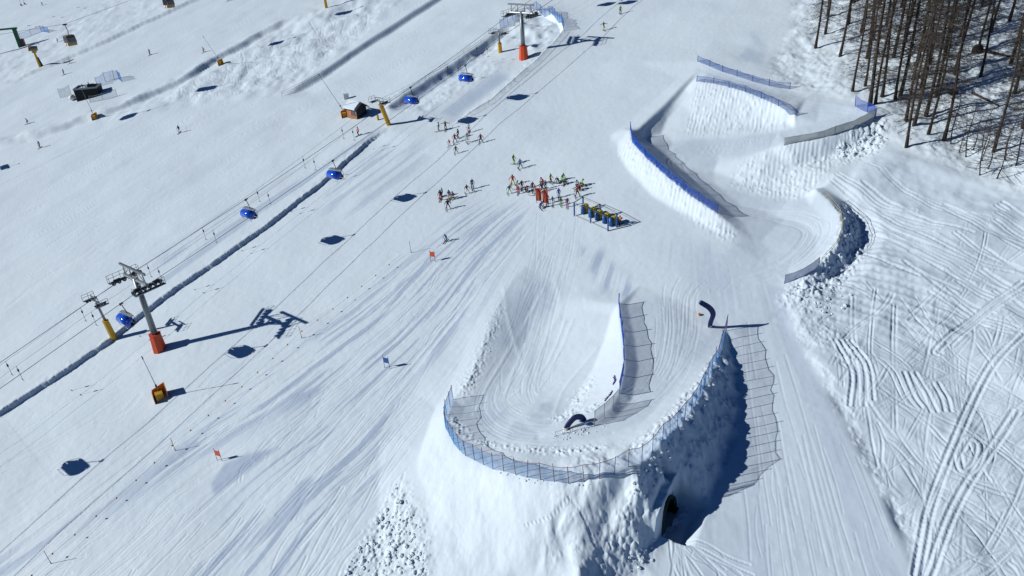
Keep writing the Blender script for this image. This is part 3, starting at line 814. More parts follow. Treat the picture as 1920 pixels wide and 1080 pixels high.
def net_mat(name, col, fac):
    m = bpy.data.materials.new(name); m.use_nodes = True; nt = m.node_tree
    for n_ in list(nt.nodes): nt.nodes.remove(n_)
    out = nt.nodes.new('ShaderNodeOutputMaterial'); mx = nt.nodes.new('ShaderNodeMixShader')
    tr_ = nt.nodes.new('ShaderNodeBsdfTransparent'); df = nt.nodes.new('ShaderNodeBsdfDiffuse')
    tl = nt.nodes.new('ShaderNodeBsdfTranslucent'); ad = nt.nodes.new('ShaderNodeMixShader')
    df.inputs[0].default_value = (*col, 1); tl.inputs[0].default_value = (*col, 1)
    ad.inputs[0].default_value = .35
    nt.links.new(df.outputs[0], ad.inputs[1]); nt.links.new(tl.outputs[0], ad.inputs[2])
    nz = nt.nodes.new('ShaderNodeTexNoise'); nz.inputs['Scale'].default_value = 1.3
    tc = nt.nodes.new('ShaderNodeTexCoord'); nt.links.new(tc.outputs['Object'], nz.inputs['Vector'])
    mr = nt.nodes.new('ShaderNodeMapRange'); mr.inputs[3].default_value = 1 - max(0, fac - .1); mr.inputs[4].default_value = 1 - min(1, fac + .1)
    nt.links.new(nz.outputs['Fac'], mr.inputs[0])
    # threads cover more of what lies behind the more slanting they are seen: 1 - (1 - f) ^ (1 / cos)
    ge = nt.nodes.new('ShaderNodeNewGeometry'); dt = nt.nodes.new('ShaderNodeVectorMath'); dt.operation = 'DOT_PRODUCT'
    nt.links.new(ge.outputs['Incoming'], dt.inputs[0]); nt.links.new(ge.outputs['True Normal'], dt.inputs[1])
    def mth(op, a, b=None):
        n_ = nt.nodes.new('ShaderNodeMath'); n_.operation = op
        for i, q in enumerate((a, b)):
            if q is None: continue
            if isinstance(q, (int, float)): n_.inputs[i].default_value = q
            else: nt.links.new(q, n_.inputs[i])
        return n_.outputs[0]
    ex = mth('DIVIDE', 1.0, mth('MAXIMUM', mth('ABSOLUTE', dt.outputs['Value']), .06))
    nt.links.new(mth('SUBTRACT', 1.0, mth('POWER', mr.outputs[0], ex)), mx.inputs[0])
    nt.links.new(tr_.outputs[0], mx.inputs[1]); nt.links.new(ad.outputs[0], mx.inputs[2]); nt.links.new(mx.outputs[0], out.inputs[0])
    return m

NETB = net_mat('blue_net', (.012, .085, .46), .31)
NETA = net_mat('worn_blue_net', (.035, .13, .44), .28)
NETT = net_mat('open_blue_net', (.03, .26, .62), .17)
NETL = net_mat('pale_blue_net', (.06, .22, .55), .24)
NETG = net_mat('grey_net', (.42, .45, .45), .80)
NETV = net_mat('lavender_net', (.34, .38, .56), .7)
NETF = net_mat('thin_grey_net', (.16, .2, .26), .25)

# ================================================================== chairlift: towers, ropes, chairs
SUNV = np.array(sun_dir)

def from_shadow(ob, sh):
    """a hanging thing seen at ob whose shadow lies at sh"""
    S = np.array(hit(*sh)); ts = np.linspace(0, 60, 3001)
    e = np.hypot(*(world_px(S + ts[:, None] * SUNV) - np.array(ob)).T)
    return Vector(S + ts[np.argmin(e)] * SUNV)

T1, T2 = hit(300, 655), hit(982, 110)
rd = Vector((T2.x - T1.x, T2.y - T1.y, 0)).normalized()
RZ = math.atan2(rd.y, rd.x) - math.pi / 2        # local +y runs up the line
rx = Vector((rd.y, -rd.x, 0))

def lift_tower(base, height, label):
    t = empty('lift_tower', base, RZ)
    tag(t, label, 'lift tower', 'chairlift towers')
    m_ = MB(); m_.tube([(0, 0, 1.6), (0, 0, height + .35)], [.46, .34], 12); mast = m_.build('mast', STEEL, t, True)
    b = MB(); b.tube([(0, 0, -.6), (0, 0, 0), (0, 0, 2.55)], [.98, .98, .80], 8); b.tube([(0, 0, 2.55), (0, 0, 2.62)], [.84, .84], 8); b.build('base_padding', RED, t)
    l_ = MB()
    for sx in (-.2, .2): l_.tube([(.5, sx, 1.5), (.42, sx, height)], .025, 4)
    for k in range(int((height - 1.6) / .35)): l_.tube([(.5 - .0, -.2, 1.7 + k * .35), (.5, .2, 1.7 + k * .35)], .018, 4)
    l_.build('ladder', STEEL, t)
    a = MB(); a.tube([(-2.9, 0, height + .15), (2.9, 0, height + .15)], .23, 8)
    a.tube([(-1.4, 0, height + .1), (0, 0, height - .9), (1.4, 0, height + .1)], .13, 6); a.build('crossarm', STEEL, t)
    g = MB(); z1 = height + 1.75
    g.box((0, 0, z1), (6.4, .26, .28))
    for sx in (-2.6, -.9, .9, 2.6): g.tube([(sx, 0, height + .2), (sx * .92, 0, z1)], .08, 5)
    g.tube([(-2.6, 0, height + .3), (-.9, 0, z1)], .05, 4); g.tube([(2.6, 0, height + .3), (.9, 0, z1)], .05, 4)
    g.build('lifting_frame', STEEL, t)
    for s in (-1, 1):
        w = MB(); x = 2.55 * s
        w.box((x, 0, height - .12), (.12, 4.2, .2)); w.box((x + .22, 0, height - .12), (.1, 4.2, .2))
        for yy in (-1.35, 1.35): w.box((x + .1, yy, height + .12), (.2, .9, .16))
        sh_ = w.build('sheave_train', DARKST, t)
        for k in range(6):
            q = MB(); yy = -1.85 + k * .74
            q.tube([(x - .03, yy, height - .3), (x + .18, yy, height - .3)], .27, 12); q.tube([(x + .19, yy, height - .3), (x + .22, yy, height - .3)], .12, 8, 1)
            q.build('sheave', [BLACK, GREY], sh_)
        c = MB(); xo = x + .75 * s
        c.box((xo, 0, height - .45), (.65, 4.3, .06))
        for yy in (-2.1, -1.2, -.3, .6, 1.5, 2.1): c.tube([(xo + .3 * s, yy, height - .45), (xo + .3 * s, yy, height + .62)], .028, 4)
        for zz in (.12, .6): c.tube([(xo + .3 * s, -2.1, height + zz), (xo + .3 * s, 2.1, height + zz)], .028, 4)
        for yy in (-2.1, 2.1): c.tube([(xo - .3 * s, yy, height - .4), (xo - .3 * s, yy, height + .6), (xo + .3 * s, yy, height + .6)], .028, 4)
        c.build('catwalk', STEEL, t)
    return t

H1, H2 = 11.0, 8.9
lift_tower(T1, H1, 'grey chairlift tower with the bigger red padded foot, lower of the two on the piste')
lift_tower(T2, H2, 'grey chairlift tower with a red padded foot on the netted snow island uphill')
SA1 = T1 - rx * 2.45 + Vector((0, 0, H1)); SB1 = T1 + rx * 2.65 + Vector((0, 0, H1))
SA2 = T2 - rx * 2.45 + Vector((0, 0, H2)); SB2 = T2 + rx * 2.65 + Vector((0, 0, H2))
DROP = 2.55

def rope_point(a, b, along, sag=.9):
    """point on the rope through a (lower tower) and b (upper tower) at a distance along the line"""
    L = ((b - a).to_2d()).length
    t = along / L
    p = a.lerp(b, t) if 0 <= t <= 1 else (a + (b - a) * t)
    if 0 < t < 1: p.z -= sag * 4 * t * (1 - t)
    return p

def along_of(p): return (p - T1).dot(rd)

def chair_proto():
    t = empty('chairlift_chair', (0, 0, 0), RZ)
    b = MB(); b.box((0, 0, -.02), (.16, .5, .16)); b.box((0, .18, -.14), (.14, .14, .2)); b.build('grip', BLACK, t)
    h = MB(); h.tube([(0, 0, -.05), (0, -.06, -.6), (0, -.22, -1.15), (0, -.2, -1.55)], .055, 6); h.build('hanger', DARKST, t)
    f = MB(); W = 1.38
    f.tube([(-W, .15, -1.72), (-W, -.35, -1.6), (-W * .6, -.42, -1.55), (W * .6, -.42, -1.55), (W, -.35, -1.6), (W, .15, -1.72)], .04, 5)
    f.tube([(-.5, -.42, -1.55), (0, -.2, -1.5), (.5, -.42, -1.55)], .05, 5)
    for s in (-W, W): f.tube([(s, -.35, -1.62), (s, -.5, -2.2), (s, -.3, -2.85), (s, .3, -2.9)], .035, 5)
    f.build('frame', STEEL, t)
    rp_ = MB(); rp_.box((0, -.22, -1.66), (2.5, .5, .07)); rp_.build('top_pad', GREY, t)
    s_ = MB(); s_.box((0, .02, -2.86), (2.6, .52, .1)); s_.build('seat', BLACK, t)
    k = MB(); k.box((0, -.33, -2.5), (2.6, .09, .62), Matrix.Rotation(math.radians(-10), 3, 'X')); k.build('backrest', BLACK, t)
    bb = MB(); n = 12; arc = []
    for i in range(n + 1):
        a = math.radians(118 - i * 165 / n)
        arc.append((.12 + .74 * math.cos(a), -2.42 + .66 * math.sin(a)))
    for w0, w1, sc0, sc1 in ((-1.44, -1.40, .25, .8), (-1.40, -1.28, .8, 1), (-1.28, 1.28, 1, 1), (1.28, 1.40, 1, .8), (1.40, 1.44, .8, .25)):
        vs = [(w0, .12 + (y - .12) * sc0, -2.42 + (z + 2.42) * sc0) for y, z in arc] + [(w1, .12 + (y - .12) * sc1, -2.42 + (z + 2.42) * sc1) for y, z in arc]
        bb.add(vs, [(i, i + 1, n + 2 + i, n + 1 + i) for i in range(n)])
    bo = bb.build('bubble', BLUEB, t, True)
    so = bo.modifiers.new('thick', 'SOLIDIFY'); so.thickness = .03
    r_ = MB(); r_.tube([(-1.0, .75, -2.75), (-1.0, .6, -3.25), (1.0, .6, -3.25), (1.0, .75, -2.75)], .03, 5); r_.build('footrest', STEEL, t)
    return t

CH = chair_proto(); first = [True]
def put_chair(p, label, rz=RZ + math.pi):
    o = CH if first[0] else copy_tree(CH)
    first[0] = False
    o.location = p; o.rotation_euler = (0, 0, rz)
    tag(o, label, 'chair', 'blue bubble chairs on the chairlift')

chA, chB = [], []
for ob, sh_, side, lab in (((480, 397), (650, 451), 'A', 'blue bubble chair hanging above the worn strip left of the dark snow step'),
                           ((788, 188), (893, 227), 'A', 'blue bubble chair right of the wooden hut and yellow tow tower'),
                           ((252, 586), (515, 661), 'B', 'blue bubble chair hanging right beside the mast of the lower lift tower'),
                           ((645, 325), (785, 372), 'B', 'blue bubble chair hanging over the dark snow step'),
                           ((896, 141), (1000, 183), 'B', 'blue bubble chair below the upper lift tower')):
    q = from_shadow(ob, sh_)
    g_ = q + Vector((0, 0, DROP))
    s = along_of(g_)
    a, b = (SA1, SA2) if side == 'A' else (SB1, SB2)
    p = rope_point(a, b, s)
    (chA if side == 'A' else chB).append(p)
    put_chair(p, lab)
for sh_, side, lab in (((145, 873), 'A', 'blue bubble chair lower down the line than the lower lift tower'), ((1120, 12), 'A', 'blue bubble chair on the left rope above the upper tower'), ((1183, 3), 'B', 'blue bubble chair on the right rope above the upper tower')):
    S = np.array(hit(*sh_)); best = None
    a, b = (SA1, SA2) if side == 'A' else (SB1, SB2)
    for t in np.linspace(4, 40, 400):
        P = Vector(S + t * SUNV); d_ = abs((P - a).dot(rx))
        if best is None or d_ < best[0]: best = (d_, P)
    put_chair(rope_point(a, b, along_of(best[1])), lab)

def rope(name, pts, r, label, group, cat='cable'):
    m_ = MB(); m_.tube(pts, r, 5); o = m_.build(name, CABLE)
    tag(o, label, cat, group)
    return o

L12 = along_of(T2)
def rope_line(a, b):
    L = (b - a).to_2d().length
    return [rope_point(a, b, s) for s in [-70, 0] + [L * k / 12 for k in range(1, 12)] + [L, L + 90]]
rope('haul_rope', rope_line(SA1, SA2), .035, 'steel haul rope on the left side of the chairlift towers', 'haul ropes of the chairlift')
rope('haul_rope', rope_line(SB1, SB2), .035, 'steel haul rope on the right side of the chairlift towers', 'haul ropes of the chairlift')

# ------------------------------------------------------------------ drag lift beside it
def tow_tower(bpx, hpx, h, yfrac, label):
    B = hit(*bpx); Hd = over(hpx[0], hpx[1], B.z + h)
    d_ = Hd - B
    if d_.to_2d().length > 1.6: d_ = Vector((d_.x * 1.6 / d_.to_2d().length, d_.y * 1.6 / d_.to_2d().length, h))
    t = empty('tow_tower', B, RZ)
    tag(t, label, 'lift tower', 'yellow footed drag lift towers')
    loc = Matrix.Rotation(-RZ, 3, 'Z') @ d_
    m_ = MB(); m_.tube([loc * (yfrac * .9), loc], [.2, .16], 8); m_.build('mast', STEEL, t, True)
    y_ = MB(); y_.tube([loc * -.06, loc * yfrac], [.46, .42], 8); y_.tube([loc * yfrac, loc * (yfrac + .015)], [.46, .46], 8); y_.build('base_padding', YEL, t)
    a = MB(); a.box(loc, (3.0, .22, .2)); a.box(loc + Vector((0, 0, .65)), (2.2, .1, .12))
    for sx in (-1, 0, 1): a.tube([loc + Vector((sx, 0, 0)), loc + Vector((sx, 0, .65))], .05, 4)
    a.build('crossarm', STEEL, t)
    for s in (-1, 1):
        w = MB(); c = loc + Vector((1.35 * s, 0, -.05)); w.box(c, (.2, 1.7, .14))
        st_ = w.build('sheave_train', DARKST, t)
        q = MB()
        for k in range(4): q.tube([c + Vector((-.12, -.6 + .4 * k, -.14)), c + Vector((.12, -.6 + .4 * k, -.14))], .17, 10)
        q.build('sheave', BLACK, st_)
        r_ = MB(); xo = 1.85 * s
        r_.box(loc + Vector((xo, 0, -.2)), (.45, 1.8, .05))
        for yy in (-.85, 0, .85): r_.tube([loc + Vector((xo + .2 * s, yy, -.2)), loc + Vector((xo + .2 * s, yy, .7))], .03, 4)
        for zz in (.3, .7): r_.tube([loc + Vector((xo + .2 * s, -.85, zz)), loc + Vector((xo + .2 * s, .85, zz))], .03, 4)
        r_.build('catwalk', STEEL, t)
    return B + d_

W1 = tow_tower((213, 632), (179, 565), 6.4, .46, 'short drag lift tower with yellow foot beside the lower red footed tower')
W2 = tow_tower((729, 234), (711, 190), 5.0, .86, 'slanting drag lift tower almost wholly yellow beside the wooden hut')
W3 = tow_tower((938, 98), (935, 64), 4.4, .45, 'drag lift tower with yellow foot on the netted snow island')
dW = (W1 - W2).normalized()
TOW = [W1 + dW * 60, W1, W2, W3, W3 + (W3 - W2).normalized() * 25]
def tow_pts(s):
    out = []
    for k in range(len(TOW) - 1):
        a, b = TOW[k] + rx * s, TOW[k + 1] + rx * s
        for t in [i / 6 for i in range(6)]:
            p = a.lerp(b, t); p.z -= .8 * 4 * t * (1 - t) * (1 if k in (1, 2) else .3) + .2; out.append(p)
    out.append(TOW[-1] + rx * s)
    return out
TL, TR = tow_pts(-1.35), tow_pts(1.35)
rope('tow_rope', TL, .016, 'thin tow rope on the left of the drag lift towers', 'tow ropes of the drag lift')
rope('tow_rope', TR, .016, 'thin tow rope on the right of the drag lift towers', 'tow ropes of the drag lift')

hang = empty('tow_hanger', (0, 0, 0))
b_ = MB(); b_.tube([(.05, 0, 0), (-.06, 0, -.25), (.0, 0, -.5)], .03, 4); b_.build('hook', DARKST, hang)
b_ = MB(); b_.tube([(0, 0, -.5), (0, 0, -.82)], .11, 8); b_.build('spring_box', BLACK, hang)
b_ = MB(); b_.tube([(0, 0, -.82), (.12, 0, -2.15)], .024, 4); b_.build('stick', DARKST, hang)
b_ = MB(); b_.tube([(-.18, 0, -2.12), (.12, 0, -2.17), (.42, 0, -2.12)], .045, 5); b_.build('seat_bar', BLACK, hang)
hfirst = True
def on_tow(line, x):
    pp = [world_px(np.array(p)) for p in line]
    for k in range(len(line) - 1):
        x0, x1 = pp[k][0], pp[k + 1][0]
        if (x0 - x) * (x1 - x) <= 0 and x0 != x1: return line[k].lerp(line[k + 1], (x - x0) / (x1 - x0))
    return line[0]
PLACES = [(9, 'near the left picture edge'), (150, 'just below the short yellow footed tower'), (275, 'beside the head of the lower lift tower'), (379, 'above the worn strip uphill of the lower tower'),
          (481, 'beside the bubble chair above the worn strip'), (567, 'halfway up to the hut'), (640, 'below the wooden hut'), (838, 'over the groomed strip right of the hut'), (893, 'just below the tower on the netted island')]
for x, where in PLACES:
    for s, ln, dx in (('left', TL, 0), ('right', TR, 20)):
        o = hang if hfirst else copy_tree(hang); hfirst = False
        o.location = on_tow(ln, x + dx); o.rotation_euler = (0, 0, RZ)
        tag(o, f'thin tow hanger, {s} rope, {where}', 'tow hanger', 'drag lift hangers')

# ------------------------------------------------------------------ gondola line and small double chairs far up left
def gondola_proto():
    t = empty('gondola_cabin', (0, 0, 0))
    c = MB(); prof = [(-.75, 0), (-1.15, .75), (-1.0, 1.9), (-.7, 2.3), (.7, 2.3), (1.0, 1.9), (1.15, .75), (.75, 0)]
    c.prism(prof, -1.0, 1.0); b = c.build('shell', BEIGE, t)
    w = MB(); w.box((0, -1.03, 1.3), (.62, .05, 1.6)); w.box((-.62, -1.03, 1.4), (.5, .05, 1.3)); w.box((.62, -1.03, 1.4), (.5, .05, 1.3))
    w.box((0, 1.03, 1.25), (1.5, .05, 1.2)); w.box((1.12, 0, 1.3), (.12, 1.5, 1.0), Matrix.Rotation(math.radians(6), 3, 'Y')); w.box((-1.12, 0, 1.3), (.12, 1.5, 1.0), Matrix.Rotation(math.radians(-6), 3, 'Y'))
    w.build('window', GLASS, t)
    s = MB(); s.box((0, 0, .08), (1.7, 2.1, .3)); s.build('floor_skirt', YEL, t)
    r_ = MB(); r_.box((-.45, -1.1, .45), (.5, .1, .5)); r_.box((.45, -1.1, .45), (.5, .1, .5)); r_.build('ski_rack', WHITE, t)
    h = MB(); h.tube([(0, 0, 2.3), (0, .25, 3.2), (0, 0, 4.7)], .09, 6); h.build('hanger', DARKST, t)
    g = MB(); g.box((0, 0, 4.75), (.35, .9, .3)); g.build('grip', BLACK, t)
    return t
GP = gondola_proto(); gfirst = True; gpts = []
for ob, sh_, lab in (((132, 72), (392, 167), 'yellow and beige gondola cabin in the open above the slope'), ((317, 2), (520, 81), 'beige gondola cabin cut off by the picture top'),
                     (None, (242, 218), 'gondola cabin further down the line, left of the picture'), (None, (648, 24), 'gondola cabin further up the line, above the picture')):
    if ob: q = from_shadow(ob, sh_)
    else: q = Vector(np.array(hit(*sh_)) + SUNV * (39 if sh_[0] < 400 else 36))
    q.z -= 1.2; gpts.append(q)
    o = GP if gfirst else copy_tree(GP); gfirst = False
    o.location = q; o.rotation_euler = (0, 0, math.radians(-38))
    tag(o, lab, 'gondola', 'gondola cabins')
order = sorted(gpts, key=lambda p: p.x)
gl = [order[0] + (order[0] - order[-1]) * .6] + order + [order[-1] + (order[-1] - order[0]) * .6]
rope('gondola_rope', [p + Vector((0, 0, 4.85)) for p in gl], .03, 'long thin rope that carries the gondola cabins', None)

dc = empty('double_chair', (0, 0, 0))
b_ = MB(); b_.box((0, 0, -2.6), (1.2, .5, .1)); b_.build('seat', BLACK, dc)
b_ = MB(); b_.box((0, -.3, -2.25), (1.2, .08, .6)); b_.build('backrest', BLACK, dc)
b_ = MB(); b_.tube([(0, 0, 0), (0, -.35, -1.2), (0, -.3, -2.5)], .05, 5); b_.build('hanger', STEEL, dc)
dfirst = True
dlab = ['small double chair hanging at the far upper left, nearer the edge', 'small double chair far upper left, the higher of the two in view']
for i, (ob, sh_) in enumerate((((41, 10), (101, 31)), ((48, 6), (117, 32)), (None, (54, 48)), (None, (68, 50)), (None, (147, 14)), (None, (160, 15)))):
    q = from_shadow(ob, sh_) if ob else Vector(np.array(hit(*sh_)) + SUNV * 21)
    o = dc if dfirst else copy_tree(dc); dfirst = False
    o.location = q + Vector((0, 0, 2.4)); o.rotation_euler = (0, 0, math.radians(-35))
    tag(o, dlab[i] if i < 2 else 'small double chair out of the picture whose shadow lies on the far slope', 'chair', 'double chairs of the far lift')
q = Vector(np.array(hit(6, 314)) + SUNV * 24)
put_chair(q + Vector((0, 0, DROP)), 'blue bubble chair of another line left of the picture', math.radians(-60))

# ------------------------------------------------------------------ snow making
def lance(bpx, tip, h, hood, label, sc=1.0, rz=0.3):
    B = hit(*bpx); tipw = over(tip[0], tip[1], B.z + h)
    d_ = tipw - B
    if d_.to_2d().length > h * .9: d_ = Vector((d_.x, d_.y, 0)).normalized() * h * .9 + Vector((0, 0, h))
    t = empty('snow_lance', B, rz); tag(t, label, 'snow lance', 'snow making lances')
    R = Matrix.Rotation(-rz, 3, 'Z'); top = R @ d_
    p = MB(); base = Vector((0, 0, .9 * sc)); p.tube([base, base.lerp(top, .25), top], [.06, .05, .035], 6); p.build('pole', STEEL, t)
    n_ = MB(); n_.tube([top - (top - base).normalized() * .2, top + (top - base).normalized() * .25], [.09, .06], 6); n_.build('nozzle', DARKST, t)
    k_ = MB(); k_.box(base.lerp(top, .17), (.22, .22, .3)); k_.build('bracket', BLACK, t)
    if hood:
        s = sc
        hb = MB(); hb.prism([(-.75 * s, -.4), (-.75 * s, .75 * s), (-.68 * s, .75 * s), (-.68 * s, -.4)], -.6 * s, .6 * s); hb.prism([(.68 * s, -.4), (.68 * s, 1.5 * s), (.78 * s, 1.5 * s), (.78 * s, -.4)], -.7 * s, .6 * s)
        hb.prism([(-.68 * s, -.4), (-.68 * s, 1.0 * s), (.68 * s, 1.5 * s), (.68 * s, -.4)], .5 * s, .6 * s)
        hb.build('padded_shelter', YEL if sc < 1 else ORANGE, t)
        bx = MB(); bx.box((-.1, -.1, .35 * s), (.8 * s, .7 * s, .9 * s)); bx.build('valve_box', YEL, t)
    return t
lance((302, 746), (267, 671), 6.6, True, 'snow lance leaning out of an orange and yellow padded shelter below the lower tower', 1.15, .5)
lance((178, 222), (152, 166), 8.0, True, 'snow lance with yellow shelter in front of the dark cabin', .95, .4)
lance((414, 121), (376, 73), 8.5, True, 'snow lance with small dark yellow shelter on the rough snow strip', .95, .4)
ln4 = lance((647, 218), (598, 140), 9.5, True, 'long snow lance leaning left out of the orange shelter against the wooden hut', 1.0, .3)

fb = hit(76, 125)
t = empty('snow_fan', fb, .3); tag(t, 'yellow snow fan gun on a slim yellow post at the far left', 'snow fan')
p = MB(); p.tube([(0, 0, -.3), (-.3, 0, 4.6)], [.55, .28], 8); p.build('post', YEL, t)
p = MB(); p.tube([(.55, .1, -.3), (.1, 0, 2.9)], [.42, .3], 6); p.build('support_padding', DKBLUE, t)
p = MB(); p.tube([(-1.5, -.4, 5.9), (.9, .3, 5.6)], [.8, .72], 12); p.tube([(-1.56, -.42, 5.91), (-1.5, -.4, 5.9)], [.86, .86], 12, 1); p.build('fan_housing', [BEIGE, YEL], t, True)
p = MB(); p.box((-.2, 0, 4.8), (1.2, .8, .8)); p.build('motor_box', YEL, t)
yb = hit(612, 15)
t = empty('yellow_mast', yb, 0); tag(t, 'thick yellow lift mast cut off by the picture top', 'mast')
p = MB(); p.tube([(0, 0, -.5), (0, 0, 10.5)], [.42, .36], 10); p.build('post', YEL, t, True)
p = MB(); p.box((0, 0, 10.6), (3.4, .4, .35)); p.build('crossarm', STEEL, t)

# ------------------------------------------------------------------ huts and the green portal
def frame_of(a, b):
    d_ = Vector((b.x - a.x, b.y - a.y, 0)); return math.atan2(d_.y, d_.x), d_.length

A_, Bc, Cc = hit(652, 221), hit(670, 224), hit(687, 220)
rz, wl = frame_of(A_, Bc)
wl = 3.1; wd = 2.6
t = empty('ski_hut', A_, rz); tag(t, 'small wooden lift hut with snow on its gabled roof and a glazed gable', 'hut')
h = MB(); h.box((wl / 2, wd / 2, .9), (wl, wd, 2.4)); h.prism([(0, 0), (0, 0)], 0, 0) if False else None
h.build('wall', WOOD, t)
g = MB()
vs = [(wl + .02, 0, 2.1), (wl + .02, wd, 2.1), (wl + .02, wd / 2, 3.0), (-.02, 0, 2.1), (-.02, wd, 2.1), (-.02, wd / 2, 3.0)]
g.add(vs, [(0, 1, 2), (3, 5, 4), (0, 2, 5, 3), (1, 4, 5, 2)]); g.build('gable', DWOOD, t)
w = MB(); w.box((wl + .03, wd / 2, 1.0), (.06, wd + .04, 2.2)); w.build('dark_gable_wall', DWOOD, t)
for yy in (.65, 1.9):
    w = MB(); w.box((wl + .08, yy, 1.3), (.05, .75, 1.1)); w.build('window', GLASS, t)
w = MB(); w.box((2.15, -.03, 1.25), (1.1, .06, .95)); w.build('window', GLASS, t)
w = MB(); w.box((1.15, -.03, 1.2), (.6, .05, .8)); w.build('poster', mat('poster_paper', (.42, .16, .14), .7, scale=9, var=.5), t)
for s in (0, 1):
    r_ = MB(); y0, y1 = ((-.45, wd / 2) if s == 0 else (wd + .45, wd / 2)); z0, z1 = 1.95, 3.08
    r_.add([(-.4, y0, z0), (wl + .55, y0, z0), (wl + .55, y1, z1), (-.4, y1, z1), (-.4, y0, z0 + .12), (wl + .55, y0, z0 + .12), (wl + .55, y1, z1 + .12), (-.4, y1, z1 + .12)],
           [(0, 1, 2, 3), (4, 7, 6, 5), (0, 4, 5, 1), (1, 5, 6, 2), (2, 6, 7, 3), (3, 7, 4, 0)])
    rf = r_.build('roof', DWOOD, t)
    k_ = MB(); k_.add([(-.42, y0, z0 + .125), (wl + .15, y0, z0 + .125), (wl + .1, y1, z1 + .125), (-.42, y1, z1 + .125), (-.4, y0 * .98, z0 + .38), (wl + .05, y0 * .98, z0 + .38), (wl, y1, z1 + .36), (-.4, y1, z1 + .36)],
           [(0, 1, 2, 3), (4, 7, 6, 5), (0, 4, 5, 1), (1, 5, 6, 2), (2, 6, 7, 3), (3, 7, 4, 0)])
    k_.build('roof_snow', SNOW2, rf)
hp = hit(709, 225); t = empty('yellow_post', hp); tag(t, 'short yellow padded post between the hut and the slanting tower', 'post')
p = MB(); p.tube([(0, 0, -.2), (0, 0, .95)], .22, 8); p.build('padding', YEL, t); p = MB(); p.tube([(0, 0, .95), (0, 0, 1.15)], .09, 6); p.build('cap', DARKST, t)
bp_ = hit(650, 185); t = empty('white_box', bp_, .2); tag(t, 'white equipment box standing alone behind the hut', 'box')
p = MB(); p.box((0, 0, .5), (1.05, .6, 1.1)); p.build('body', WHITE, t); p = MB(); p.box((0, 0, 1.07), (1.12, .68, .06)); p.build('lid', WHITE, t)
bp_ = hit(760, 195); o = MB().ball((0, 0, .35), .3).build('marker_ball', POSTRED, None, True, bp_); tag(o, 'dark red marker ball on the snow near the yellow tower', 'ball')

A_, Bc = hit(145, 191), hit(185, 179)
rz, wl = frame_of(A_, Bc); wl = min(wl, 8.2); wd = 4.2
t = empty('dark_cabin', A_, rz); tag(t, 'black timber cabin with flat roof and gear on top behind a net', 'cabin')
h = MB(); h.box((wl / 2, wd / 2, 1.3), (wl, wd, 3.6)); wb = h.build('wall', DWOOD, t)
h = MB()
for k in range(9): h.box((wl * (k + .5) / 9, -.04, 1.3), (.12, .08, 3.5))
h.build('wall_batten', DWOOD, t)
r_ = MB(); r_.box((wl / 2, wd / 2, 3.12), (wl - .3, wd - .3, .1)); r_.build('roof_snow', SNOW2, t)
r_ = MB()
for a in ((wl / 2, .05, wl + .2, .14), (wl / 2, wd - .05, wl + .2, .14)): r_.box((a[0], a[1], 3.3), (a[2], a[3], .42))
for a in ((.05, wd / 2), (wl - .05, wd / 2)): r_.box((a[0], a[1], 3.3), (.14, wd - .3, .42))
r_.build('parapet', GREY, t)
g = MB(); g.box((wl * .66, wd * .5, 3.55), (1.5, 1.0, .8)); g.box((wl * .86, wd * .5, 3.5), (.9, .9, .7)); g.tube([(wl * .62, wd * .4, 3.1), (wl * .62, wd * .4, 4.6)], .12, 5); g.tube([(wl * .3, wd * .5, 3.1), (wl * .3, wd * .5, 4.2)], .1, 5); g.build('roof_gear', DARKST, t)
g = MB(); g.box((wl * .5, wd * .35, 3.45), (.6, .5, .6)); g.build('roof_crate', WHITE, t)
sb = hit(137, 188); o = MB().ball((0, 0, .7), .9, (1, 1, .9), 10, 7).build('covered_machine', [WHITE], None, True, sb); tag(o, 'rounded white covered machine beside the black cabin wall', 'machine')

pb = hit(39, 88)
t = empty('green_portal', pb, math.radians(10)); tag(t, 'green steel lift portal with a long beam at the far left edge', 'lift portal')
p = MB(); p.box((0, 0, 3.0), (1.2, 1.0, 6.6)); p.build('leg', GREEN, t)
p = MB(); p.box((-11, 0, 3.0), (1.2, 1.0, 6.6)); p.build('leg', GREEN, t)
p = MB(); p.box((-5.6, 0, 6.5), (13.2, .7, .55)); p.box((-8, -.9, 6.2), (5, .4, .5)); p.build('beam', GREEN, t)
p = MB(); p.tube([(-8.5, -.9, 7.0), (-5, -.9, 6.9)], .3, 6); p.box((-9.2, 0, 7.1), (1, .5, .7)); p.build('machinery', DARKST, t)
p = MB(); p.box((1.2, .2, 1.4), (.9, 1.3, 2.6)); p.build('control_box', POSTRED, t)

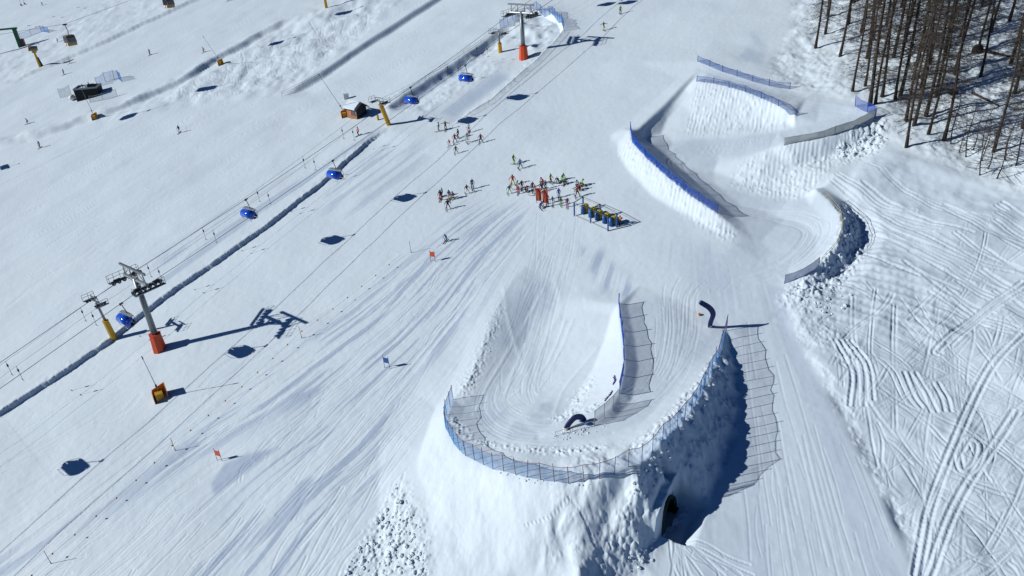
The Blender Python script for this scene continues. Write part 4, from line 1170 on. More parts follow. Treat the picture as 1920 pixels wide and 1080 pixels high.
# ------------------------------------------------------------------ safety nets and rope fences
def fence(pts, h, netm, postm, label, every=3.0, pr=.035, sub=1.0, rope_only=False, droop=.12, post_h=None, cat='safety net', group='safety nets along the snow track'):
    """pts: (x, y, height) traced feet; one thing = net + each post"""
    d = dense(pts, 6); P = [at(x, y, z) for x, y, z in d]
    run = [0.0]
    for a, b in zip(P[:-1], P[1:]): run.append(run[-1] + (b - a).to_2d().length)
    total = run[-1]; n = max(2, int(total / sub) + 1)
    def pos(s):
        k = min(len(P) - 2, max(0, int(np.searchsorted(run, s)) - 1)); L = run[k + 1] - run[k]
        q = P[k].lerp(P[k + 1], 0 if L < 1e-6 else (s - run[k]) / L); q.z = gz(q); return q
    t = empty('rope_fence' if rope_only else 'safety_net', P[0]); tag(t, label, cat, group)
    O = P[0]; npost = max(2, int(total / every) + 1); sp = total / (npost - 1)
    rr_ = random.Random(int(total * 100))
    base = [pos(total * i / (n - 1)) - O for i in range(n)]
    if not rope_only:
        m_ = MB(); top = []
        for i, b in enumerate(base):
            s = total * i / (n - 1); ph = (s / sp) % 1.0
            top.append(b + Vector((0, 0, h - droop * h * 4 * ph * (1 - ph))))
        off = [Vector((rr_.uniform(-.12, .12), rr_.uniform(-.12, .12), 0)) for _ in base]
        mid = [b.lerp(t_, .5) + o_ for b, t_, o_ in zip(base, top, off)]
        m_.add([b - Vector((0, 0, .1)) for b in base] + mid + top, [(i, i + 1, n + i + 1, n + i) for i in range(n - 1)] + [(n + i, n + i + 1, 2 * n + i + 1, 2 * n + i) for i in range(n - 1)])
        m_.build('net', netm, t)
        m_ = MB(); m_.tube(top, .028, 4); m_.build('top_rope', postm, t)
    else:
        for zz in ((h, h * .55) if h > .6 else (h,)):
            m_ = MB(); m_.tube([b + Vector((0, 0, zz)) for b in base], .03, 4); m_.build('rope', netm, t)
    for k in range(npost):
        q = pos(sp * k) - O; m_ = MB()
        lean = Vector((rr_.uniform(-.12, .12), rr_.uniform(-.1, .1), rr_.uniform(-.05, .12)))
        m_.tube([q - Vector((0, 0, .2)), q + lean + Vector((0, 0, (post_h or h) + .08))], pr, 5); m_.build('post', postm, t)
    return t

LN = LINES
fence([(x, y, z) for x, y, z in LN['isl_crest'][:5]], 1.4, NETB, POSTBL, 'dense blue net standing on the inner bank of the big bend', 2.6, .05)
fence([(1160, 752, 3.3), (1146, 770, 3.5), (1130, 783, 3.5), (1114, 795, 3.5)], 1.7, NETF, GREY, 'thin grey net on slim posts below the dense blue inner net', 1.15, .03)
fence([(1114, 795, 3.5), (1095, 802, 3.4), (1075, 808, 3.4), (1055, 814, 3.3), (1042, 820, 3.2)], .55, ROPEY, ROPEY, 'low pale rope around the curved dark blue gate arch', 2.0, .02, rope_only=True, cat='rope fence', group='rope fences')
fence([(x, y, z) for x, y, z in LN['outer_crest']], 2.0, NETT, POSTRED, 'long open blue net on dark red posts around the outer rim of the big bend', 1.35, .03)
fence([(x, y, z) for x, y, z in LN['net_a']], 1.0, NETA, POSTBL, 'blue net by the wood, uppermost of the serpentine', 3.2, .05)
fence([(x, y, z) for x, y, z in LN['net_b'][:6]], .95, NETA, POSTBL, 'blue net along the upper snow face, just below the uppermost net', 3.0, .05)
fence([(x, y, z) for x, y, z in LN['net_c'][:6]], 1.25, NETB, POSTBL, 'tall blue net on the long curved bank at the middle of the serpentine', 3.4, .05)
fence([(1604, 197, .6), (1618, 205, .7), (1634, 213, .9), (1640, 223, 1.0)], 1.5, NETB, POSTBL, 'short blue corner net at the foot of the trees', 2.4, .05)
fence([(x, y, z) for x, y, z in LN['net_d'][::-1]], 1.15, NETG, GREY, 'pale grey net along the outer edge under the trees', 5.0, .04)
fence([(1470, 531, .2), (1502, 517, .7), (1535, 497, 1.0)], 1.15, NETV, GREY, 'short lavender net at the exit of the lowest serpentine bend', 4.0, .04)
fence([(1548, 370, .6), (1575, 400, 1.1), (1579, 430, 1.2), (1569, 460, 1.2), (1540, 492, 1.0)], .75, ROPEY, GREY, 'low pale rope around the lowest serpentine bend', 3.0, .03, rope_only=True, cat='rope fence', group='rope fences')
fence([(938, 56, 0), (952, 42, .3), (975, 26, .6), (1005, 18, .7), (1035, 26, .7), (1053, 42, .6), (1058, 58, .6)], 1.9, NETL, POSTBL, 'pale see through blue net around the head of the snow island', 1.6, .035)
fence([(716, 204, .2), (780, 164, .2), (850, 119, .2), (900, 84, .2), (932, 60, .2)], .9, ROPEY, ROPEY, 'rope fence along the upper left edge of the drag lift lane', 5.5, .03, rope_only=True, cat='rope fence', group='rope fences')
fence([(1058, 60, .7), (1040, 82, .7), (1005, 117, .7), (970, 146, .7), (920, 190, .7), (880, 214, .7), (848, 234, .6)], .55, ROPEY, ROPEY, 'rope fence on the berm at the right of the snow island', 4.0, .03, rope_only=True, cat='rope fence', group='rope fences')
fence([(528, 178, .3), (565, 158, .3), (606, 134, .3)], .9, ROPEY, ROPEY, 'rope fence at the lower end of the long dark ridge line', 4.0, .03, rope_only=True, cat='rope fence', group='rope fences')
fence([(184, 164, 0), (203, 152, 0), (222, 148, 0), (229, 154, 0)], 2.6, NETL, POSTBL, 'pale blue net curving out behind the black cabin', 2.4, .05, group='nets around the black cabin')
fence([(170, 194, 0), (195, 188, 0), (220, 180, 0)], 1.8, NETF, GREY, 'thin net of slim posts in front of the black cabin', 3.0, .04, group='nets around the black cabin')
fence([(114, 184, 0), (124, 181, 0), (134, 178, 0)], 2.6, NETF, GREY, 'thin net at the left end of the black cabin', 3.0, .04, group='nets around the black cabin')
fence([(40, 74, 0), (60, 66, 0), (78, 60, 0), (92, 62, 0)], 2.2, NETL, POSTBL, 'pale blue net running away from the green portal', 3.0, .05)

# ------------------------------------------------------------------ rope of floats beside the race lane
feet = [(20, 1128), (96, 1057), (329, 845), (566, 634), (771, 474)]
FP = [hit(*p) for p in feet]
for i, p in enumerate(FP[1:], 1):
    o = empty('slalom_pole', p); tag(o, ['', 'thin slalom pole near the lower left corner', 'thin slalom pole between the float line and the red gate below', 'thin slalom pole beside the shadow of the lower tower', 'thin slalom pole left of the upper red gate'][i], 'pole', 'slalom poles')
    m_ = MB(); m_.tube([(0, 0, -.2), (-.05, 0, 1.9)], .028, 5); m_.build('shaft', POSTRED, o); m_ = MB(); m_.tube([(0, 0, .0), (0, 0, .3)], .045, 5); m_.build('hinge_sleeve', BLACK, o)
fl = empty('float_line', FP[0]); tag(fl, 'long rope with small orange floats beside the race lane', 'float line')
pts = []
for a, b in zip(FP[:-1], FP[1:]):
    for k in range(10):
        t_ = k / 10; q = a.lerp(b, t_); q.z = gz(q) + .95 - .3 * 4 * t_ * (1 - t_); pts.append(q - FP[0])
m_ = MB(); m_.tube(pts, .012, 4); m_.build('rope', ROPEY, fl)
run = 0.0
for a, b in zip(pts[:-1], pts[1:]):
    L = (b - a).length; s = -run % 2.6
    while s < L:
        MB().ball(a.lerp(b, s / L), .11, (1, 1, 1), 7, 5).build('float', ORANGE, fl, True); s += 2.6
    run += L

def gate(px, m_, label):
    B = hit(*px); t = empty('race_gate', B, math.radians(-25)); tag(t, label, 'gate', 'two pole race gates')
    for s in (-.36, .36):
        k = MB(); k.tube([(s, 0, -.2), (s, 0, 1.75)], .03, 5); k.build('pole', POSTRED if m_ is RED else POSTBL, t)
    k = MB(); k.add([(-.36, .02, .75), (.36, .02, .75), (.36, .0, 1.5), (-.36, .0, 1.5), (-.36, -.02, .75), (.36, -.02, .75), (.36, -.03, 1.5), (-.36, -.03, 1.5)], [(0, 1, 2, 3), (7, 6, 5, 4), (0, 3, 7, 4), (1, 5, 6, 2), (0, 4, 5, 1), (2, 6, 7, 3)]); k.build('flag_panel', m_, t)
gate((812, 490), RED, 'red race gate uphill beside the fan of worn snow')
gate((726, 690), BLUEP, 'blue race gate in the middle of the lower piste')
gate((412, 864), RED, 'red race gate lowest on the left of the piste')

# ------------------------------------------------------------------ start gate, banners, bow gates, tunnel
gf = [hit(1077, 405), hit(1107.5, 418), hit(1140, 433)]
gb = [hit(1093.5, 394), hit(1125, 408), hit(1156.5, 426)]
st = empty('start_gate', gf[0]); tag(st, 'blue tube start gate with blue and yellow padded lanes', 'start gate')
O = gf[0]; H_ = 2.05
TOPF, TOPB = [p - O + Vector((0, 0, H_)) for p in gf], [p - O + Vector((0, 0, H_)) for p in gb]
for p in gf + gb:
    k = MB(); k.tube([p - O - Vector((0, 0, .3)), p - O + Vector((0, 0, H_))], .11, 8); k.build('post', BLUEP, st)
for a, b in zip(TOPF, TOPB):
    k = MB(); k.tube([a, b], .06, 6); k.build('top_rail', DARKST, st)
for tops in (TOPF, TOPB):
    k = MB(); k.tube(tops, .035, 5); k.tube([q - Vector((0, 0, .25)) for q in tops], .02, 4); k.build('long_rail', DARKST, st)
k = MB(); k.tube([p - O + Vector((0, 0, .12)) for p in gf], .07, 6); k.build('foot_beam', GREY, st)
bd = [p - O for p in gb]
k = MB()
for i in range(2):
    a, b = bd[i] + Vector((.15, .25, .05)), bd[i + 1] + Vector((-.1, .25, .05))
    n_ = Vector((b.y - a.y, a.x - b.x, 0)).normalized() * .04
    k.add([a, b, b + Vector((0, 0, .75)), a + Vector((0, 0, .75)), a + n_, b + n_, b + n_ + Vector((0, 0, .75)), a + n_ + Vector((0, 0, .75))], [(0, 1, 2, 3), (7, 6, 5, 4), (0, 4, 5, 1), (1, 5, 6, 2), (2, 6, 7, 3), (3, 7, 4, 0)])
k.build('rear_board', NETV, st)
for i in range(2):
    for j in range(5):
        k = MB(); c = bd[i].lerp(bd[i + 1], (j + .5) / 5) + Vector((.05, .2, .45)); k.box(c, (.38, .06, .3), Matrix.Rotation(math.radians(-38), 3, 'Z'))
        k.build('yellow_square', PADY, st)
ax = (gf[2] - gf[0]).normalized(); sd = (gb[0] - gf[0]); sd.z = 0; sd.normalize()
for i in range(5):
    s = (.10, .33, .52, .74, .93)[i]
    c = (gf[0].lerp(gf[2], s) + sd * 1.0); c.z = gz(c); c -= O
    ang = math.atan2(sd.y, sd.x)
    Rz = Matrix.Rotation(ang, 3, 'Z')
    k = MB(); k.tube([c + Vector((0, 0, .05)), c + Vector((0, 0, 1.25))], .32, 10); k.build('blue_pad', BLUEP, st, True)
    k = MB(); k.box(c + sd * .55 + Vector((0, 0, .72)), (.5, .62, 1.25), Rz); k.build('yellow_pad', PADY, st)

for px, lab in (((1010.5, 379.5), 'tall red banner at the finish of the waiting group, left of the pair'), ((1023, 383.5), 'tall red banner beside the white snow gap, right of the pair')):
    B = hit(*px); t = empty('banner', B, math.radians(-8)); tag(t, lab, 'banner', 'red banners by the start')
    k = MB(); k.tube([(-.38, 0, -.2), (-.38, 0, 2.25)], .03, 5); k.build('pole', DARKST, t)
    k = MB(); cols = 5; zz = [.25 + 2.0 * j / 8 for j in range(9)]
    vs = [(-.36 + .78 * i / (cols - 1), .06 * math.sin(i * 1.7 + z * 2), z) for z in zz for i in range(cols)]
    k.add(vs, [(j * cols + i, j * cols + i + 1, (j + 1) * cols + i + 1, (j + 1) * cols + i) for j in range(8) for i in range(cols - 1)])
    o = k.build('cloth', RED, t); so = o.modifiers.new('thick', 'SOLIDIFY'); so.thickness = .015
    k = MB(); k.box((.02, -.02 - .06, 1.25), (.1, .02, .9)); k.build('pale_stripe', mat('pale_print', (.55, .25, .2), .6), t)

def bow(name, pts, width, m_, label, patches=()):
    """a padded bow gate: an arched panel, wide and a hand deep, following pts (world)"""
    B = pts[0]; t = empty(name, B); tag(t, label, 'gate arch', 'dark blue bow gates')
    q = [p - B for p in pts]
    cv = [Vector(v) for v in spline([tuple(p) for p in q], 6)]
    n = len(cv); vs = []
    side = Vector((0.35, -1, 0)).normalized()
    for i, p in enumerate(cv):
        tn = (cv[min(i + 1, n - 1)] - cv[max(0, i - 1)]).normalized()
        nn = tn.cross(side).normalized(); w = width * (.85 + .15 * math.sin(math.pi * i / (n - 1))) * (1 if 0 < i < n - 1 else .75)
        for a, b in ((-1, -1), (1, -1), (1, 1), (-1, 1)): vs.append(p + nn * (w / 2 * a) + side * (.09 * b))
    fs = [(i * 4 + k, i * 4 + (k + 1) % 4, i * 4 + 4 + (k + 1) % 4, i * 4 + 4 + k) for i in range(n - 1) for k in range(4)] + [(3, 2, 1, 0), tuple((n - 1) * 4 + k for k in range(4))]
    k = MB(); k.add(vs, fs); o = k.build('panel', m_, t); bv = o.modifiers.new('round', 'BEVEL'); bv.width = .04; bv.segments = 2
    for i0, i1, mt, nm in patches:
        k = MB()
        for i in range(int(i0 * (n - 1)), max(int(i0 * (n - 1)) + 1, int(i1 * (n - 1)))):
            for f_ in (0,):
                a, b, c, d_ = vs[i * 4], vs[i * 4 + 1], vs[i * 4 + 5], vs[i * 4 + 4]
                mid = (a + b + c + d_) / 4; of = side * -.012
                k.add([mid + (v - mid) * .72 + of for v in (a, b, c, d_)], [(0, 1, 2, 3)])
                k.add([mid + (v - mid) * .72 + of * .2 for v in (a, b, c, d_)], [(3, 2, 1, 0)])
        k.build(nm, mt, t)
    k = MB(); k.tube([Vector(v) for v in (vs[0] + vs[1] + vs[2] + vs[3],) and [cv[0] - Vector((0, 0, .3)), cv[0] + Vector((0, 0, .25))]], width * .36, 8); k.build('foot', WHITE, t)
    return t
F_ = hit(1331, 613); z0 = F_.z
bow('bow_gate', [F_, over(1332.5, 604, z0 + .85), over(1337, 589, z0 + 2.1), over(1330, 577, z0 + 3.1), over(1312, 566, z0 + 3.9)], .62, DKBLUE, 'tall dark blue boomerang shaped bow gate where the right leg begins',
    ((.05, .32, WHITE, 'white_patch'), (.5, .62, ORANGE, 'orange_emblem'), (.86, .98, NETV, 'pale_tip')))
F_ = at(1061, 807, 3.2); z0 = F_.z; G_ = at(1096, 789, 3.4)
bow('bow_gate', [F_, F_.lerp(G_, .18) + Vector((0, 0, .55)), F_.lerp(G_, .5) + Vector((0, 0, .95)), F_.lerp(G_, .82) + Vector((0, 0, .7)), G_ + Vector((0, 0, .1))], .62, DKBLUE, 'low dark blue arched bow gate on the tip of the inner island',
    ((.1, .28, mat('lavender_print', (.35, .33, .55), .6), 'lavender_patch'), (.5, .72, GREY, 'grey_lettering_band'), (.3, .42, WHITE, 'white_patch')))
ob_ = hit(1311, 591); o = MB().ball((0, 0, .12), .2, (1, 1, .8)).build('marker_disc', ORANGE, None, True, ob_); tag(o, 'small brown orange marker ball below the tall bow gate', 'marker')
for px, lab in (((1091, 789), 'blue bag beside the low arched bow gate'), ((1102, 796), 'dark blue bag on the snow right of the low bow gate')):
    t = at(px[0], px[1], 3.4); o = MB().ball((0, 0, .14), .25, (1.2, .8, .8)).build('bag', BLUEP, None, True, t); tag(o, lab, 'bag')

# printed lettering strips on the bright bank: unreadable purple strokes, as in the photo
def strip(pts, size, label):
    B = at(*pts[0], 2.2); t = empty('print_strip', B); tag(t, label, 'print', 'purple prints on the bright bank')
    for i, p in enumerate(pts):
        q = at(p[0], p[1], 2.2) - B; k = MB()
        R = Matrix.Rotation(math.radians(20 + i * 37 % 60), 3, 'Z') @ Matrix.Rotation(math.radians(-20), 3, 'Y')
        k.box(q + Vector((0, 0, .04)), (size * .75, .09, .05), R); k.box(q + Vector((.05, .12, .04)), (.09, size * .8, .05), R); k.box(q + Vector((-.1, -.1, .04)), (size * .5, .08, .05), R)
        k.build('letter', PURPLE, t)
strip([(1152, 709), (1153, 713), (1154, 717), (1153, 721), (1151, 724)], .34, 'curved strip of purple letters, upper one on the bright inner bank')
strip([(1147, 744), (1145, 748), (1142, 752), (1139, 756), (1136, 760)], .32, 'slanting strip of purple letters, lower one on the bright inner bank')

# tunnel mouth under the big bank
tb = Vector(TUNB); t = empty('tunnel', tb); tag(t, 'dark corrugated tunnel mouth under the shaded snow bank', 'tunnel')
dirn, sidev = Vector(TDIR), Vector(TSIDE)
TUN = mat('corrugated_tunnel', (.008, .035, .022), .7)
k = MB(); n = 20; ln_ = []
for j in range(16):
    s = .12 - j * .4; g_ = 1.0 + (.03 if j % 2 else 0)
    ln_.append([dirn * s + sidev * (math.cos(math.pi * i / n) * TUNW * g_) + Vector((0, 0, -.3 + math.sin(math.pi * i / n) * (TH + .3) * g_)) for i in range(n + 1)])
k.add([v for g in ln_ for v in g], [(j * (n + 1) + i, j * (n + 1) + i + 1, (j + 1) * (n + 1) + i + 1, (j + 1) * (n + 1) + i) for j in range(15) for i in range(n)])
o = k.build('corrugated_arch', TUN, t, True); so = o.modifiers.new('thick', 'SOLIDIFY'); so.thickness = .05
k = MB(); k.add(ln_[-1], [tuple(range(n + 1))]); k.build('dark_end', TUN, t)
k = MB(); k.add([ln_[0][0], ln_[0][n], ln_[-1][n], ln_[-1][0]], [(0, 1, 2, 3)]); k.build('snow_floor', SNOW2, t)

# ================================================================== people
def body_mesh(J, rad):
    me = bpy.data.meshes.new('body')
    names = list(J)
    E_ = [('pelvis', 'waist'), ('waist', 'chest'), ('chest', 'neck'), ('neck', 'head'), ('head', 'crown')]
    for s in 'LR':
        E_ += [('chest', 'sh' + s), ('sh' + s, 'el' + s), ('el' + s, 'wr' + s), ('wr' + s, 'ha' + s), ('pelvis', 'hip' + s), ('hip' + s, 'kn' + s), ('kn' + s, 'an' + s), ('an' + s, 'toe' + s)]
    me.from_pydata([J[n_] for n_ in names], [(names.index(a), names.index(b)) for a, b in E_], [])
    o = bpy.data.objects.new('body_tmp', me); COL.objects.link(o)
    sk = o.modifiers.new('skin', 'SKIN'); sk.use_smooth_shade = True
    d_ = me.skin_vertices[0].data
    for i, n_ in enumerate(names):
        r_ = rad.get(n_.rstrip('LR') if n_[-1] in 'LR' else n_, .06); d_[i].radius = r_ if isinstance(r_, tuple) else (r_, r_); d_[i].use_root = (n_ == 'pelvis')
    sb_ = o.modifiers.new('sub', 'SUBSURF'); sb_.levels = 1; sb_.render_levels = 1
    dg = bpy.context.evaluated_depsgraph_get(); ev = o.evaluated_get(dg)
    m2 = bpy.data.meshes.new_from_object(ev)
    bpy.data.objects.remove(o)
    zone_of = {}
    segs = []
    for a, b in E_:
        z = 0
        if a in ('neck', 'head'): z = 2
        if a.startswith(('hip', 'kn')) or b.startswith('hip'): z = 1
        if a.startswith('an'): z = 3
        if a.startswith('wr'): z = 4
        segs.append((Vector(J[a]), Vector(J[b]), z))
    for m_ in range(5): m2.materials.append(None)
    for p in m2.polygons:
        c = p.center; best = None
        for a, b, z in segs:
            ab = b - a; t_ = max(0, min(1, (c - a).dot(ab) / max(1e-9, ab.length_squared))); d2 = (a + ab * t_ - c).length
            if best is None or d2 < best[0]: best = (d2, z)
        p.material_index = best[1]; p.use_smooth = True
    m2.update()
    return m2

RAD = dict(pelvis=(.15, .12), waist=(.14, .115), chest=(.175, .125), neck=.06, head=(.092, .105), crown=(.075, .085), sh=.085, el=.062, wr=.045, ha=.045, hip=.105, kn=.075, an=.062, toe=.05)
def pose(pelvis, lean, kneef, spread, armf, arml, split=0.0):
    """joints of a figure facing +y: pelvis height, forward lean, knee bend forward, feet apart, hands forward / out"""
    J = {}; p = Vector((0, -.28 * kneef * 1.2, pelvis)); J['pelvis'] = p
    up = Vector((0, math.sin(lean), math.cos(lean))); fw = Vector((0, math.cos(lean), -math.sin(lean)))
    J['waist'] = p + up * .17; J['chest'] = p + up * .38; J['neck'] = p + up * .55; J['head'] = J['neck'] + Vector((0, .05 + .05 * math.sin(lean), .11)); J['crown'] = J['head'] + Vector((0, .0, .1))
    for s, x in (('L', -1), ('R', 1)):
        J['sh' + s] = p + up * .48 + Vector((.19 * x, 0, 0))
        e = J['sh' + s] + Vector(((.07 + .2 * arml) * x, 0, 0)) - up * (.25 - .12 * arml) + fw * (.12 * armf)
        J['el' + s] = e
        J['wr' + s] = e + Vector(((.03 + .16 * arml) * x, 0, 0)) + fw * (.22 * armf + .03) - up * (.16 - .12 * arml)
        J['ha' + s] = J['wr' + s] + (J['wr' + s] - e).normalized() * .07
        J['hip' + s] = p + Vector((.1 * x, 0, -.04))
        yo = split * x * .25
        an = Vector(((.11 + spread) * x, yo, .11)); J['an' + s] = an
        mid = (J['hip' + s] + an) / 2; L = (J['hip' + s] - an).length
        J['kn' + s] = mid + Vector((.02 * x, math.sqrt(max(0, .45 ** 2 - (L / 2) ** 2)) + .02, 0))
        J['toe' + s] = an + Vector((0, .17, -.05))
    return {k: tuple(v) for k, v in J.items()}
POSES = dict(stand=pose(.93, .05, .05, .03, .5, .1), wide=pose(.86, .12, .2, .24, .6, .5), ski=pose(.76, .55, .5, .06, 1.0, .3), walk=pose(.90, .1, .1, .05, .9, .15, 1.0), arms=pose(.93, .0, .05, .05, .1, 1.2), crouch=pose(.48, .7, .9, .10, 1.0, .2))
BODY = {k: body_mesh(v, RAD) for k, v in POSES.items()}
SKIN = mat('skin', (.45, .26, .18), .6)
_cm = {}
def cloth(c):
    if c not in _cm: _cm[c] = mat('cloth_' + c, CLR[c], .7, scale=12, var=.18)
    return _cm[c]
CLR = dict(black=(.012, .013, .016), navy=(.012, .02, .07), blue=(.02, .06, .35), red=(.55, .02, .02), white=(.7, .7, .72), yellow=(.6, .45, .03), lime=(.30, .55, .04), green=(.03, .35, .06), teal=(.02, .12, .13), grey=(.12, .13, .15),
           pink=(.6, .16, .22), magenta=(.55, .02, .15), plum=(.09, .02, .05), olive=(.12, .13, .03), tan=(.28, .17, .10), orange=(.6, .2, .02), dgreen=(.02, .06, .045), lblue=(.12, .28, .5), maroon=(.16, .02, .025))
sk = MB(); sk.prism([(-.05, 0), (-.05, .02), (.05, .02), (.05, 0)], -.72, .78); sk.add([(-.05, .78, 0), (.05, .78, 0), (.03, .92, .1), (-.03, .92, .1), (-.05, .78, .02), (.05, .78, .02), (.03, .92, .115), (-.03, .92, .115)], [(3, 2, 1, 0), (4, 5, 6, 7), (0, 4, 7, 3), (1, 2, 6, 5), (2, 3, 7, 6)])
SKI = sk.mesh('ski', [None])
pm = MB(); pm.tube([(0, 0, .06), (.02, -.22, -1.02)], [.014, .009], 5); pm.tube([(0, 0, -.1), (0, 0, .08)], .022, 5); pm.tube([(.017, -.2, -.93), (.0172, -.203, -.945)], .05, 6)
POLE = pm.mesh('ski_pole', [None])
gm = MB(); gm.ball((0, 0, 0), .052, (.75, 1.1, .8), 8, 6)
for i in range(4): gm.tube([(-.03 + .02 * i, .045, .02 - .004 * i), (-.03 + .02 * i, .085 - .006 * abs(i - 1.5), .005), (-.03 + .02 * i, .075, -.03)], [.013, .012, .01], 5)
gm.tube([(.045, .0, .02), (.06, .04, .01), (.035, .07, -.01)], [.014, .013, .011], 5)
GLOVE = gm.mesh('glove', [None], True)
hm = MB(); hm.ball((0, 0, .03), .132, (.92, 1.05, .95), 12, 8); hm.ball((0, .085, .0), .075, (1.05, .55, .55), 8, 6, 1); hm.ball((0, .118, -.05), .02, (1, 1, 1.2), 6, 5, 2)
HELM = hm.mesh('helmet', [None, None, None], True)
bd_ = MB(); bd_.prism([(-.14, 0), (-.14, .02), (.14, .02), (.14, 0)], -.78, .78)
BOARD = bd_.mesh('snowboard', [None])
LENS = mat('goggle_lens', (.02, .02, .03), .2)

def setmats(o, mats):
    for i, m_ in enumerate(mats):
        o.material_slots[i].link = 'OBJECT'; o.material_slots[i].material = m_

def person(px, jacket, trousers, pz, head, label, helmet='black', sc=1.0, skis='black', group='skiers on the slope', poles=True, board=False):
    P = hit(*px); rz = math.radians(head)
    f_ = Vector((-math.sin(rz), math.cos(rz), 0)); s_ = Vector((math.cos(rz), math.sin(rz), 0))
    pit = math.atan((gz(P + f_ * .7) - gz(P - f_ * .7)) / 1.4); rol = math.atan((gz(P + s_ * .4) - gz(P - s_ * .4)) / .8)
    t = empty('person', P + Vector((0, 0, .02)), rz); t.scale = (sc * .98,) * 3
    tag(t, label, 'person', group)
    b = link('body', BODY[pz], t); setmats(b, [cloth(jacket), cloth(trousers), SKIN, cloth('black'), cloth('black')])
    J = POSES[pz]
    h = link('helmet', HELM, t, Vector(J['head']) + Vector((0, 0, .02))); setmats(h, [cloth(helmet), LENS, SKIN])
    for s in 'LR':
        g = link('glove', GLOVE, t, J['ha' + s]); setmats(g, [cloth('black')])
        if poles:
            k = link('ski_pole', POLE, t, J['ha' + s], (0, 0, 0)); k.scale = (1, 1, max(.5, (J['ha' + s][2]) / 1.02)); setmats(k, [cloth('grey')])
    if board:
        k = link('snowboard', BOARD, t, (0, J['anL'][1], .02), (0, 0, math.pi / 2)); setmats(k, [cloth(skis)])
    elif skis:
        for s in 'LR':
            a = J['an' + s]; k = link('ski', SKI, t, (a[0], a[1] + .05, .0), (pit, rol, (-.12 if s == 'R' else .12) * (1 if pz == 'wide' else .2))); setmats(k, [cloth(skis)])
    return t
G1, G2, G3, G4 = 'skiers on the far left slopes', 'skiers standing near the tow lift', 'group waiting at the start', 'skiers standing by the chair shadow'
